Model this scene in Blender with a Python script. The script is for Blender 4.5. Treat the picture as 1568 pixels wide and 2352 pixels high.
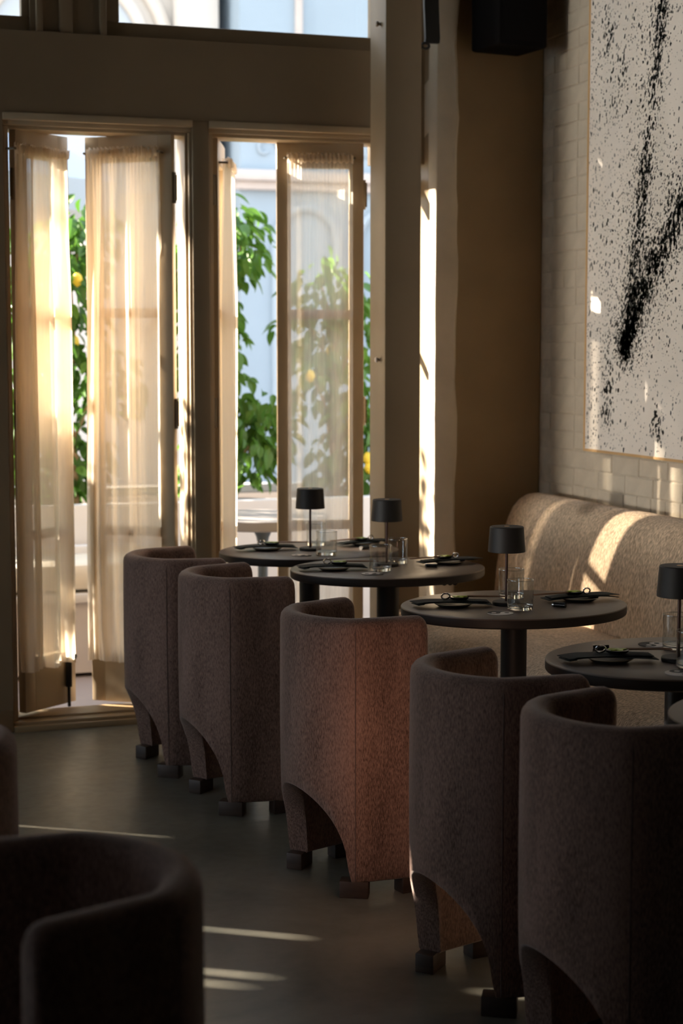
import bpy, bmesh, math, random
from math import sin, cos, pi, radians, sqrt, atan2, hypot, exp
from mathutils import Vector, Matrix

S = bpy.context.scene
for o in list(bpy.data.objects):
    bpy.data.objects.remove(o, do_unlink=True)
COL = S.collection
rnd = random.Random(7)

# ------------------------------------------------------------------ camera
cam_d = bpy.data.cameras.new('camera')
cam_d.sensor_fit = 'VERTICAL'
cam_d.sensor_height = 36.0
cam_d.sensor_width = 24.0
cam_d.lens = 3900.0 * 36.0 / 2352.0
cam_d.clip_start = 0.05
cam_d.clip_end = 200
cam_d.dof.use_dof = True
cam_d.dof.focus_distance = 4.7
cam_d.dof.aperture_fstop = 3.6
cam = bpy.data.objects.new('camera', cam_d)
COL.objects.link(cam)
cam.location = (0, 0, 1.5)
cam.rotation_euler = (radians(90) - math.atan(376 / 3900.0), 0, radians(-18.8))
S.camera = cam

# ------------------------------------------------------------------ world, sun, exposure
W = bpy.data.worlds.new('hazy_sky')
S.world = W
W.use_nodes = True
wn = W.node_tree.nodes
wl = W.node_tree.links
wn.clear()
w_out = wn.new('ShaderNodeOutputWorld')
w_bg = wn.new('ShaderNodeBackground')
w_tc = wn.new('ShaderNodeTexCoord')
w_sep = wn.new('ShaderNodeSeparateXYZ')
w_ramp = wn.new('ShaderNodeValToRGB')
w_ramp.color_ramp.elements[0].position = 0.0
w_ramp.color_ramp.elements[0].color = (0.95, 0.93, 0.90, 1)
w_ramp.color_ramp.elements[1].position = 0.8
w_ramp.color_ramp.elements[1].color = (0.66, 0.80, 1.0, 1)
wl.new(w_tc.outputs['Generated'], w_sep.inputs[0])
wl.new(w_sep.outputs[2], w_ramp.inputs[0])
wl.new(w_ramp.outputs[0], w_bg.inputs[0])
w_bg.inputs[1].default_value = 1.75
wl.new(w_bg.outputs[0], w_out.inputs[0])

SUN_S, SUN_T = 0.66, 0.45          # sideways slope and rise of the low afternoon sun
sun_d = bpy.data.lights.new('sun', 'SUN')
sun_d.energy = 28.0
sun_d.color = (1.0, 0.88, 0.73)
sun_d.angle = radians(0.53)
sun = bpy.data.objects.new('sun', sun_d)
COL.objects.link(sun)
_h = sqrt(1 + SUN_S * SUN_S)
sun_dir = Vector((1 / _h, -SUN_S / _h, -SUN_T)).normalized()   # the way the light travels
sun.rotation_euler = sun_dir.to_track_quat('-Z', 'Y').to_euler()
sun.location = (-8, 12, 8)
# added weak level beam through the left windows, no known source; brightens the bricks
side_beam_d = bpy.data.lights.new('added_side_beam', 'SUN')
side_beam_d.energy = 0.66
side_beam_d.color = (1.0, 0.93, 0.85)
side_beam_d.angle = radians(1.6)
side_beam = bpy.data.objects.new('added_side_beam', side_beam_d)
COL.objects.link(side_beam)
side_beam.rotation_euler = Vector((1, 0.32, -0.03)).normalized().to_track_quat('-Z', 'Y').to_euler()
side_beam.location = (-12, 5, 3)

vs = S.view_settings
vs.view_transform = 'Standard'
vs.look = 'None'
vs.gamma = 1.0
vs.use_curve_mapping = False
vs.exposure = 0.87

# ------------------------------------------------------------------ materials
def mat(name, color, rough=0.6, metal=0.0, var=0.0, scale=20.0, bump=0.0, bscale=60.0, stretch=(1, 1, 1),
        sheen=0.0, coat=0.0, spec=0.5, detail=4.0, col2=None, obj_coord=True):
    m = bpy.data.materials.new(name)
    m.use_nodes = True
    nt = m.node_tree
    b = nt.nodes['Principled BSDF']
    b.inputs['Base Color'].default_value = (*color, 1)
    b.inputs['Roughness'].default_value = rough
    b.inputs['Metallic'].default_value = metal
    b.inputs['Specular IOR Level'].default_value = spec
    if sheen:
        b.inputs['Sheen Weight'].default_value = sheen
        b.inputs['Sheen Roughness'].default_value = 0.45
    if coat:
        b.inputs['Coat Weight'].default_value = coat
    if var or bump or col2:
        tc = nt.nodes.new('ShaderNodeTexCoord')
        mp = nt.nodes.new('ShaderNodeMapping')
        mp.inputs['Scale'].default_value = stretch
        nt.links.new(tc.outputs['Object'], mp.inputs[0])
        if var or col2:
            n = nt.nodes.new('ShaderNodeTexNoise')
            n.inputs['Scale'].default_value = scale
            n.inputs['Detail'].default_value = detail
            nt.links.new(mp.outputs[0], n.inputs['Vector'])
            r = nt.nodes.new('ShaderNodeValToRGB')
            c2 = col2 if col2 else tuple(min(1, c * (1 + var)) for c in color)
            c1 = color if col2 else tuple(c * (1 - var) for c in color)
            r.color_ramp.elements[0].position = 0.33
            r.color_ramp.elements[1].position = 0.67
            r.color_ramp.elements[0].color = (*c1, 1)
            r.color_ramp.elements[1].color = (*c2, 1)
            nt.links.new(n.outputs['Fac'], r.inputs[0])
            nt.links.new(r.outputs[0], b.inputs['Base Color'])
        if bump:
            n2 = nt.nodes.new('ShaderNodeTexNoise')
            n2.inputs['Scale'].default_value = bscale
            n2.inputs['Detail'].default_value = 3.0
            nt.links.new(mp.outputs[0], n2.inputs['Vector'])
            bp = nt.nodes.new('ShaderNodeBump')
            bp.inputs['Strength'].default_value = bump
            bp.inputs['Distance'].default_value = 0.004
            nt.links.new(n2.outputs['Fac'], bp.inputs['Height'])
            nt.links.new(bp.outputs[0], b.inputs['Normal'])
    return m

def woven(name, c1, c2, sheen, kv=900.0, kh=260.0, stretch=(1, 1, 0.22), bump=0.5, patch=0.35):
    """nubby chenille: fine speckle stretched along the warp"""
    m = bpy.data.materials.new(name)
    m.use_nodes = True
    nt = m.node_tree
    b = nt.nodes['Principled BSDF']
    b.inputs['Roughness'].default_value = 0.9
    b.inputs['Specular IOR Level'].default_value = 0.15
    b.inputs['Sheen Weight'].default_value = sheen
    b.inputs['Sheen Roughness'].default_value = 0.4
    b.inputs['Sheen Tint'].default_value = (0.9, 0.82, 0.76, 1)
    tc = nt.nodes.new('ShaderNodeTexCoord')
    mp = nt.nodes.new('ShaderNodeMapping')
    mp.inputs['Scale'].default_value = stretch
    nt.links.new(tc.outputs['Object'], mp.inputs[0])
    n = nt.nodes.new('ShaderNodeTexNoise')
    n.inputs['Scale'].default_value = kh
    n.inputs['Detail'].default_value = 3.0
    nt.links.new(mp.outputs[0], n.inputs['Vector'])
    n3 = nt.nodes.new('ShaderNodeTexNoise')
    n3.inputs['Scale'].default_value = 9.0
    n3.inputs['Detail'].default_value = 3.0
    nt.links.new(mp.outputs[0], n3.inputs['Vector'])
    mx = nt.nodes.new('ShaderNodeMath')
    mx.operation = 'MULTIPLY_ADD'
    mx.inputs[1].default_value = patch
    nt.links.new(n3.outputs['Fac'], mx.inputs[0])
    ml = nt.nodes.new('ShaderNodeMath')
    ml.operation = 'MULTIPLY'
    ml.inputs[1].default_value = 1 - patch
    nt.links.new(n.outputs['Fac'], ml.inputs[0])
    nt.links.new(ml.outputs[0], mx.inputs[2])
    r = nt.nodes.new('ShaderNodeValToRGB')
    r.color_ramp.elements[0].position = 0.36
    r.color_ramp.elements[1].position = 0.64
    r.color_ramp.elements[0].color = (*c1, 1)
    r.color_ramp.elements[1].color = (*c2, 1)
    nt.links.new(mx.outputs[0], r.inputs[0])
    nt.links.new(r.outputs[0], b.inputs['Base Color'])
    bp = nt.nodes.new('ShaderNodeBump')
    bp.inputs['Strength'].default_value = bump
    bp.inputs['Distance'].default_value = 0.002
    nt.links.new(n.outputs['Fac'], bp.inputs['Height'])
    nt.links.new(bp.outputs[0], b.inputs['Normal'])
    return m

def sheer(name, color, clear=0.13, trans=0.62):
    m = bpy.data.materials.new(name)
    m.use_nodes = True
    nt = m.node_tree
    nt.nodes.clear()
    out = nt.nodes.new('ShaderNodeOutputMaterial')
    tr = nt.nodes.new('ShaderNodeBsdfTransparent')
    di = nt.nodes.new('ShaderNodeBsdfDiffuse')
    tl = nt.nodes.new('ShaderNodeBsdfTranslucent')
    tr.inputs[0].default_value = (1.0, 0.96, 0.90, 1)
    di.inputs[0].default_value = (*color, 1)
    tl.inputs[0].default_value = (*color, 1)
    a = nt.nodes.new('ShaderNodeMixShader')
    a.inputs[0].default_value = trans
    nt.links.new(di.outputs[0], a.inputs[1])
    nt.links.new(tl.outputs[0], a.inputs[2])
    # weave: slubby threads let a little more or less light straight through
    tc = nt.nodes.new('ShaderNodeTexCoord')
    mp = nt.nodes.new('ShaderNodeMapping')
    mp.inputs['Scale'].default_value = (1, 1, 0.05)
    nz = nt.nodes.new('ShaderNodeTexNoise')
    nz.inputs['Scale'].default_value = 130.0
    nz.inputs['Detail'].default_value = 2.0
    nt.links.new(tc.outputs['Object'], mp.inputs[0])
    nt.links.new(mp.outputs[0], nz.inputs['Vector'])
    mr = nt.nodes.new('ShaderNodeMapRange')
    mr.inputs['To Min'].default_value = 1 - clear - 0.08
    mr.inputs['To Max'].default_value = min(1.0, 1 - clear + 0.08)
    nt.links.new(nz.outputs['Fac'], mr.inputs['Value'])
    b = nt.nodes.new('ShaderNodeMixShader')
    nt.links.new(mr.outputs[0], b.inputs[0])
    nt.links.new(tr.outputs[0], b.inputs[1])
    nt.links.new(a.outputs[0], b.inputs[2])
    nt.links.new(b.outputs[0], out.inputs[0])
    return m

def pane_glass(name, tint=(0.97, 0.98, 0.98), ior=1.35, power=5.0):
    m = bpy.data.materials.new(name)
    m.use_nodes = True
    nt = m.node_tree
    nt.nodes.clear()
    out = nt.nodes.new('ShaderNodeOutputMaterial')
    tr = nt.nodes.new('ShaderNodeBsdfTransparent')
    tr.inputs[0].default_value = (*tint, 1)
    gl = nt.nodes.new('ShaderNodeBsdfGlossy')
    gl.inputs['Roughness'].default_value = 0.02
    lw = nt.nodes.new('ShaderNodeLayerWeight')          # Schlick reflectance, the same from both faces of the pane
    lw.inputs['Blend'].default_value = 0.5
    pw = nt.nodes.new('ShaderNodeMath')
    pw.operation = 'POWER'
    pw.inputs[1].default_value = power
    nt.links.new(lw.outputs['Facing'], pw.inputs[0])
    fr = nt.nodes.new('ShaderNodeMapRange')
    fr.inputs['To Min'].default_value = ((ior - 1) / (ior + 1)) ** 2
    fr.inputs['To Max'].default_value = 0.9
    nt.links.new(pw.outputs[0], fr.inputs['Value'])
    mx = nt.nodes.new('ShaderNodeMixShader')
    nt.links.new(fr.outputs[0], mx.inputs[0])
    nt.links.new(tr.outputs[0], mx.inputs[1])
    nt.links.new(gl.outputs[0], mx.inputs[2])
    nt.links.new(mx.outputs[0], out.inputs[0])
    return m

def leafmat(name, c1, c2):
    m = bpy.data.materials.new(name)
    m.use_nodes = True
    nt = m.node_tree
    nt.nodes.clear()
    out = nt.nodes.new('ShaderNodeOutputMaterial')
    oi = nt.nodes.new('ShaderNodeObjectInfo')
    r = nt.nodes.new('ShaderNodeValToRGB')
    r.color_ramp.elements[0].color = (*c1, 1)
    r.color_ramp.elements[1].color = (*c2, 1)
    nt.links.new(oi.outputs['Random'], r.inputs[0])
    b = nt.nodes.new('ShaderNodeBsdfPrincipled')
    b.inputs['Roughness'].default_value = 0.42
    nt.links.new(r.outputs[0], b.inputs['Base Color'])
    tl = nt.nodes.new('ShaderNodeBsdfTranslucent')
    nt.links.new(r.outputs[0], tl.inputs[0])
    mx = nt.nodes.new('ShaderNodeMixShader')
    mx.inputs[0].default_value = 0.4
    nt.links.new(b.outputs[0], mx.inputs[1])
    nt.links.new(tl.outputs[0], mx.inputs[2])
    nt.links.new(mx.outputs[0], out.inputs[0])
    return m

def clear_glass(name):
    m = bpy.data.materials.new(name)
    m.use_nodes = True
    b = m.node_tree.nodes['Principled BSDF']
    b.inputs['Base Color'].default_value = (0.98, 0.99, 0.99, 1)
    b.inputs['Roughness'].default_value = 0.0
    b.inputs['Transmission Weight'].default_value = 1.0
    b.inputs['IOR'].default_value = 1.48
    return m

M = {}
M['paint'] = mat('taupe_paint', (0.275, 0.20, 0.12), 0.45, var=0.06, scale=3, bump=0.06, bscale=40)
M['lit_door_paint'] = mat('daylit_door_paint', (0.50, 0.385, 0.25), 0.42, var=0.05, scale=3, bump=0.05, bscale=40)  # the taupe paint lightened, standing in for daylight on doors and casings
M['plaster'] = mat('rough_taupe_plaster', (0.36, 0.245, 0.125), 0.7, var=0.12, scale=2.2, bump=0.5, bscale=9)
M['white_plaster'] = mat('chalky_plaster', (0.62, 0.51, 0.37), 0.75, var=0.1, scale=5, bump=0.7, bscale=12)
M['ceiling'] = mat('ceiling_paint', (0.06, 0.048, 0.036), 0.8)
M['dark_wall'] = mat('dim_wall_paint', (0.04, 0.033, 0.026), 0.7, var=0.1, scale=2)
M['brick'] = mat('painted_brick', (0.56, 0.48, 0.37), 0.62, var=0.07, scale=14, bump=0.75, bscale=55)
M['mortar'] = mat('painted_mortar', (0.52, 0.445, 0.34), 0.7, var=0.1, scale=30, bump=1.0, bscale=70)
M['chair'] = woven('mauve_chenille', (0.085, 0.050, 0.039), (0.33, 0.207, 0.166), 0.45, kh=430)
M['chair_seam'] = mat('mauve_piping', (0.13, 0.085, 0.072), 0.95)
M['bench'] = woven('beige_tweed', (0.36, 0.258, 0.17), (0.85, 0.65, 0.46), 0.25, kh=200, stretch=(0.55, 1, 0.28), bump=1.0, patch=0.10)
M['foot'] = mat('dark_stained_wood', (0.045, 0.026, 0.018), 0.55, var=0.3, scale=12, stretch=(1, 1, 6))
M['table'] = mat('dark_table_top', (0.15, 0.107, 0.08), 0.40, var=0.10, scale=3, bump=0.03, bscale=200)
M['edge'] = mat('dark_table_edge', (0.022, 0.016, 0.013), 0.5, var=0.2, scale=8, stretch=(1, 1, 8))
M['black'] = mat('black_powder_coat', (0.012, 0.012, 0.013), 0.5)
M['lamp'] = mat('matt_charcoal_metal', (0.020, 0.0165, 0.0145), 0.55, spec=0.3)
M['speaker'] = mat('black_speaker_cloth', (0.007, 0.006, 0.006), 0.9, spec=0.1)
M['stem'] = mat('dark_bronze_stem', (0.06, 0.024, 0.016), 0.45, metal=0.3)
M['bronze'] = mat('touch_dot_bronze', (0.55, 0.33, 0.16), 0.4, metal=0.6)
M['diffuser'] = mat('lamp_diffuser', (0.6, 0.58, 0.52), 0.5)
M['glass'] = pane_glass('tumbler_glass', (0.93, 0.95, 0.95), 2.0, 2.6)
M['glass_rim'] = pane_glass('tumbler_rim', (0.9, 0.92, 0.92), 2.6, 2.0)
M['glass_base'] = clear_glass('tumbler_base')
M['plate'] = mat('dark_stoneware', (0.055, 0.048, 0.042), 0.4, var=0.15, scale=30)
M['plate_rim'] = mat('pale_plate_rim', (0.45, 0.36, 0.24), 0.4)
M['napkin'] = mat('black_linen', (0.014, 0.016, 0.015), 0.9, bump=0.3, bscale=500)
M['chrome'] = mat('chrome', (0.75, 0.75, 0.75), 0.12, metal=1.0)
M['green'] = mat('lime_green_enamel', (0.42, 0.52, 0.05), 0.35, var=0.25, scale=60)
M['dark_dish'] = mat('black_glaze', (0.01, 0.01, 0.01), 0.2)
M['stick'] = mat('brown_lacquered_wood', (0.26, 0.13, 0.07), 0.4)
M['coaster_w'] = mat('pale_pink_card', (0.82, 0.73, 0.66), 0.8)
M['coaster_d'] = mat('dark_grey_card', (0.075, 0.062, 0.052), 0.8)
M['oak'] = mat('oak_frame', (0.62, 0.38, 0.17), 0.5, var=0.12, scale=10, stretch=(1, 0.2, 0.2))
M['canvas'] = mat('raw_canvas', (0.80, 0.72, 0.63), 0.85, var=0.04, scale=4, bump=0.15, bscale=400)
M['ink'] = mat('black_ink', (0.012, 0.013, 0.012), 0.55)
M['sheer'] = sheer('sheer_linen', (0.90, 0.78, 0.62), clear=0.155)
M['sheer_open'] = sheer('open_weave_linen', (0.90, 0.81, 0.69), clear=0.50)
M['sheer_gathered'] = sheer('gathered_linen', (0.92, 0.83, 0.70), clear=0.03)
M['shade'] = sheer('fill_light_shade', (0.34, 0.46, 0.62), clear=0.02, trans=0.6)  # bluish cloth of the added shade, tints the side fill
M['pane'] = pane_glass('window_glass')
M['hinge'] = mat('painted_hinge', (0.20, 0.16, 0.11), 0.35, metal=0.4)
M['floorwood'] = mat('threshold_wood', (0.34, 0.23, 0.12), 0.45, var=0.15, scale=6, stretch=(0.2, 3, 3))
M['terrace'] = mat('terrace_paving', (0.27, 0.215, 0.19), 0.8, var=0.06, scale=5)
M['white_wall'] = mat('white_render', (0.62, 0.59, 0.56), 0.8, var=0.03, scale=3)
M['grey_wall'] = mat('grey_bench_base', (0.50, 0.45, 0.42), 0.8, var=0.05, scale=4)
M['cushion'] = mat('beige_outdoor_fabric', (0.66, 0.60, 0.50), 0.9, bump=0.2, bscale=300)
M['soil'] = mat('planter_soil', (0.05, 0.035, 0.025), 0.95, bump=0.8, bscale=40)
M['bark'] = mat('lemon_tree_bark', (0.34, 0.22, 0.12), 0.85, var=0.3, scale=20, bump=0.6)
M['leaf'] = leafmat('lemon_leaf', (0.045, 0.13, 0.015), (0.15, 0.30, 0.04))
M['lemon'] = mat('lemon_peel', (0.85, 0.62, 0.05), 0.45, bump=0.2, bscale=200)
M['grey_top'] = mat('grey_table_laminate', (0.26, 0.235, 0.22), 0.4)
M['leg_blue'] = mat('slate_metal', (0.06, 0.08, 0.095), 0.45)
M['blue_house'] = mat('pale_blue_stucco', (0.30, 0.375, 0.44), 0.8, var=0.03, scale=2)
M['blue_trim'] = mat('pale_blue_trim', (0.33, 0.40, 0.46), 0.8)
M['cream_house'] = mat('cream_stucco', (0.60, 0.56, 0.51), 0.8, var=0.03, scale=1)
M['dull_glass'] = mat('dusty_window', (0.42, 0.47, 0.52), 0.25)
M['umbrella'] = mat('grey_blue_canvas', (0.42, 0.48, 0.55), 0.85)
M['steel'] = mat('dull_steel', (0.4, 0.4, 0.4), 0.4, metal=0.8)

def floor_material():
    m = bpy.data.materials.new('polished_concrete')
    m.use_nodes = True
    nt = m.node_tree
    b = nt.nodes['Principled BSDF']
    tc = nt.nodes.new('ShaderNodeTexCoord')
    n1 = nt.nodes.new('ShaderNodeTexNoise')
    n1.inputs['Scale'].default_value = 1.6
    n1.inputs['Detail'].default_value = 8
    n1.inputs['Roughness'].default_value = 0.62
    n1.inputs['Distortion'].default_value = 0.6
    n2 = nt.nodes.new('ShaderNodeTexNoise')
    n2.inputs['Scale'].default_value = 26
    n2.inputs['Detail'].default_value = 5
    for n in (n1, n2):
        nt.links.new(tc.outputs['Object'], n.inputs['Vector'])
    r = nt.nodes.new('ShaderNodeValToRGB')
    r.color_ramp.elements[0].position = 0.3
    r.color_ramp.elements[1].position = 0.72
    r.color_ramp.elements[0].color = (0.085, 0.086, 0.072, 1)
    r.color_ramp.elements[1].color = (0.235, 0.213, 0.165, 1)
    nt.links.new(n1.outputs['Fac'], r.inputs[0])
    r2 = nt.nodes.new('ShaderNodeMapRange')
    r2.inputs['To Min'].default_value = 0.22
    r2.inputs['To Max'].default_value = 0.46
    nt.links.new(n2.outputs['Fac'], r2.inputs['Value'])
    nt.links.new(r.outputs[0], b.inputs['Base Color'])
    nt.links.new(r2.outputs[0], b.inputs['Roughness'])
    bp = nt.nodes.new('ShaderNodeBump')
    bp.inputs['Strength'].default_value = 0.12
    bp.inputs['Distance'].default_value = 0.004
    nt.links.new(n2.outputs['Fac'], bp.inputs['Height'])
    nt.links.new(bp.outputs[0], b.inputs['Normal'])
    return m
M['floor'] = floor_material()

# ------------------------------------------------------------------ mesh helpers
class MB:
    def __init__(s):
        s.v, s.f = [], []

    def add(s, vs, fs):
        k = len(s.v)
        s.v += [tuple(v) for v in vs]
        s.f += [tuple(i + k for i in f) for f in fs]
        return s

    def box(s, x0, x1, y0, y1, z0, z1, c=0.0):
        """box, with edges chamfered by c"""
        if c <= 0:
            s.add([(x, y, z) for z in (z0, z1) for y in (y0, y1) for x in (x0, x1)],
                  [(0, 2, 3, 1), (4, 5, 7, 6), (0, 1, 5, 4), (2, 6, 7, 3), (0, 4, 6, 2), (1, 3, 7, 5)])
            return s
        bm = bmesh.new()
        bmesh.ops.create_cube(bm, size=1)
        for v in bm.verts:
            v.co = Vector(((x0 + x1) / 2 + v.co.x * (x1 - x0), (y0 + y1) / 2 + v.co.y * (y1 - y0), (z0 + z1) / 2 + v.co.z * (z1 - z0)))
        bmesh.ops.bevel(bm, geom=bm.edges[:], offset=c, segments=2, affect='EDGES', profile=0.5)
        bm.verts.index_update()
        s.add([v.co[:] for v in bm.verts], [[v.index for v in f.verts] for f in bm.faces])
        bm.free()
        return s

    def obox(s, p0, p1, t, z0, z1, off=0.0, c=0.0):
        """upright slab whose plan runs p0 -> p1, thickness t centred, pushed sideways by off"""
        d = Vector((p1[0] - p0[0], p1[1] - p0[1]))
        L = d.length
        d /= L
        n = Vector((-d.y, d.x))
        m = MB().box(0, L, off - t / 2, off + t / 2, z0, z1, c)
        s.add([(p0[0] + x * d.x + y * n.x, p0[1] + x * d.y + y * n.y, z) for x, y, z in m.v], m.f)
        return s

    def lathe(s, prof, seg=32, c=(0, 0, 0), sx=1.0, sy=1.0, close=False):
        n = len(prof)
        vs, fs = [], []
        for i in range(seg):
            a = 2 * pi * i / seg
            for r, z in prof:
                vs.append((c[0] + r * cos(a) * sx, c[1] + r * sin(a) * sy, c[2] + z))
        for i in range(seg):
            j = (i + 1) % seg
            for k in range(n if close else n - 1):
                k2 = (k + 1) % n
                fs.append((i * n + k, j * n + k, j * n + k2, i * n + k2))
        s.add(vs, fs)
        return s

    def tube(s, pts, r, seg=8, cap=True):
        pts = [Vector(p) for p in pts]
        rr = r if isinstance(r, (list, tuple)) else [r] * len(pts)
        vs, fs = [], []
        n = len(pts)
        up0 = None
        for i, p in enumerate(pts):
            t = (pts[min(i + 1, n - 1)] - pts[max(i - 1, 0)]).normalized()
            if up0 is None:
                up0 = Vector((0, 0, 1)) if abs(t.z) < 0.9 else Vector((1, 0, 0))
            a = t.cross(up0).normalized()
            b = a.cross(t).normalized()
            up0 = b
            for k in range(seg):
                th = 2 * pi * k / seg
                vs.append(p + a * cos(th) * rr[i] + b * sin(th) * rr[i])
        for i in range(n - 1):
            for k in range(seg):
                k2 = (k + 1) % seg
                fs.append((i * seg + k, i * seg + k2, (i + 1) * seg + k2, (i + 1) * seg + k))
        if cap:
            fs.append(tuple(range(seg))[::-1])
            fs.append(tuple((n - 1) * seg + k for k in range(seg)))
        s.add(vs, fs)
        return s

    def build(s, name, m, parent=None, smooth=35, loc=None, rot=None, kind=None):
        me = bpy.data.meshes.new(name)
        me.from_pydata(s.v, [], s.f)
        bm = bmesh.new()
        bm.from_mesh(me)
        bmesh.ops.recalc_face_normals(bm, faces=bm.faces[:])
        bm.to_mesh(me)
        bm.free()
        me.materials.append(m)
        if smooth:
            me.polygons.foreach_set('use_smooth', [True] * len(me.polygons))
            me.set_sharp_from_angle(angle=radians(smooth))
        me.update()
        return link(name, me, parent, loc, rot, kind)

def link(name, data, parent=None, loc=None, rot=None, kind=None):
    o = bpy.data.objects.new(name, data)
    COL.objects.link(o)
    if parent is not None:
        o.parent = parent
    if loc is not None:
        o.location = loc
    if rot is not None:
        o.rotation_euler = rot
    if kind:
        o['kind'] = kind
    return o

def tag(o, label, cat, group=None):
    o['label'] = label
    o['category'] = cat
    if group:
        o['group'] = group
    return o

def empty(name, loc=(0, 0, 0), rz=0.0, kind=None):
    o = bpy.data.objects.new(name, None)
    COL.objects.link(o)
    o.location = loc
    o.rotation_euler = (0, 0, rz)
    o.empty_display_size = 0.1
    if kind:
        o['kind'] = kind
    return o

def copy_thing(src, loc, rz=0.0):
    r = src.copy()
    COL.objects.link(r)
    r.location = loc
    r.rotation_euler = (0, 0, rz)
    for ch in list(src.children):
        c = ch.copy()
        COL.objects.link(c)
        c.parent = r
        for g in list(ch.children):
            d = g.copy()
            COL.objects.link(d)
            d.parent = c
    return r

# ================================================================== THE ROOM
YW = 6.617       # inner face of the terrace wall
XR = 3.14        # face of the brick wall
ZC = 4.3
YO = 6.80        # outer face of the terrace wall

f = MB().box(-3.9, 3.5, -2.2, YO, -0.12, 0.0).build('floor', M['floor'], kind='structure', smooth=0)
MB().box(-3.9, 3.5, -2.2, YO, ZC, ZC + 0.15).build('ceiling', M['ceiling'], kind='structure', smooth=0)
MB().box(-3.9, 3.5, -2.35, -2.2, 0, ZC).build('wall_front', M['dark_wall'], kind='structure', smooth=0)

# ---- terrace wall: solid parts round the openings
wb = MB()
HEAD = 2.39
TB0, TB1 = 2.70, 3.75        # transom band
# piers
wb.box(0.30, 0.895, YW, YO, 0, HEAD)                # pier left of the doors
wb.box(2.632, XR + 0.3, YW, YO, 0, ZC)               # plaster end by the brick wall
wb.box(2.43, 2.632, YW + 0.05, YO, 0, 0.06)         # narrow sidelight behind the post
wb.box(2.43, 2.632, YW + 0.05, YO, 2.26, ZC)
wb.box(0.30, 2.430, YW, YO, HEAD, TB0)              # header over the doors
wb.box(0.30, 2.430, YW, YO, TB1, ZC)
wb.box(0.30, 0.32, YW, YO, TB0, TB1)
# left of the frame: unseen boarding, gaps cut to throw sun on floor and chairs
SL = [(-3.36, -3.30, [(0.1, 2.35)]), (-3.22, -3.17, [(0.1, 2.32)]), (-3.145, -3.10, [(2.52, 2.76)]), (-3.06, -2.70, [(2.58, 3.02)]),
      (-2.70, -2.655, [(0.1, 2.13), (2.56, 3.02)]), (-2.655, -2.36, [(2.46, 2.98)]), (-1.315, -1.285, [(0.1, 1.32)])]
xs = -3.9
YS = YW + 0.016                                     # thin boarding here, so that the low slanting sun gets through the gaps
for (a, b, gaps) in SL:
    if a > xs:
        wb.box(xs, a, YW, YS, 0, ZC)
    zz = 0.0
    for (z0, z1) in gaps:
        wb.box(a, b, YW, YS, zz, z0)
        zz = z1
    wb.box(a, b, YW, YS, zz, ZC)
    xs = b
wb.box(xs, -1.0, YW, YS, 0, ZC)
xs = -1.0
wb.box(xs, 0.30, YW, YO, 0, ZC)
wb.build('wall_back', M['paint'], kind='structure', smooth=0)

# ---- left wall with added windows out of view, sized for the light they throw
WL = -3.6
wins = [(4.85, 6.40, 0.30, 2.25), (1.65, 4.26, 0.95, 3.3)]
wl_ = MB()
ys = YO
for (a, b, z0, z1) in wins:
    wl_.box(WL - 0.2, WL, b, ys, 0, ZC)
    wl_.box(WL - 0.2, WL, a, b, 0, z0)
    wl_.box(WL - 0.2, WL, a, b, z1, ZC)
    ys = a
wl_.box(WL - 0.2, WL, -2.2, ys, 0, ZC)
wl_.build('wall_left', M['dark_wall'], kind='structure', smooth=0)
for i, (a, b, z0, z1) in enumerate(wins):
    w = MB()
    w.box(WL - 0.16, WL - 0.11, a, b, z0, z0 + 0.05)
    w.box(WL - 0.16, WL - 0.11, a, b, z1 - 0.05, z1)
    w.box(WL - 0.16, WL - 0.11, a, a + 0.05, z0 + 0.05, z1 - 0.05)
    w.box(WL - 0.16, WL - 0.11, b - 0.05, b, z0 + 0.05, z1 - 0.05)
    wo = w.build('window_%d' % (i + 4), M['paint'], kind='structure', smooth=0)
    if i == 1:                            # the high window: louvres added to block the sun and pass the side beam
        yy = a - 0.10
        while yy < b + 0.12:
            MB().obox((WL - 0.62, yy - 0.145), (WL - 0.21, yy), 0.012, z0 - 0.1, z1 + 0.1).build('added_louvre', M['black'], wo, smooth=0)
            yy += 0.20
        MB().box(WL - 0.64, WL - 0.21, a - 0.3, b + 0.2, z1 + 0.1, z1 + 0.14).build('added_louvre_cap', M['black'], wo, smooth=0)
    else:                                 # the low one: an added shade, sunlit to fill the room softly
        MB().add([(WL - 0.07, a + 0.01, z0), (WL - 0.07, b - 0.01, z0), (WL - 0.07, b - 0.01, z1), (WL - 0.07, a + 0.01, z1)], [(0, 1, 2, 3)]).build('fill_shade', M['shade'], wo, smooth=0)
    MB().box(WL - 0.138, WL - 0.132, a + 0.05, b - 0.05, z0 + 0.05, z1 - 0.05).build('pane', M['pane'], wo, smooth=0)

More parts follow.
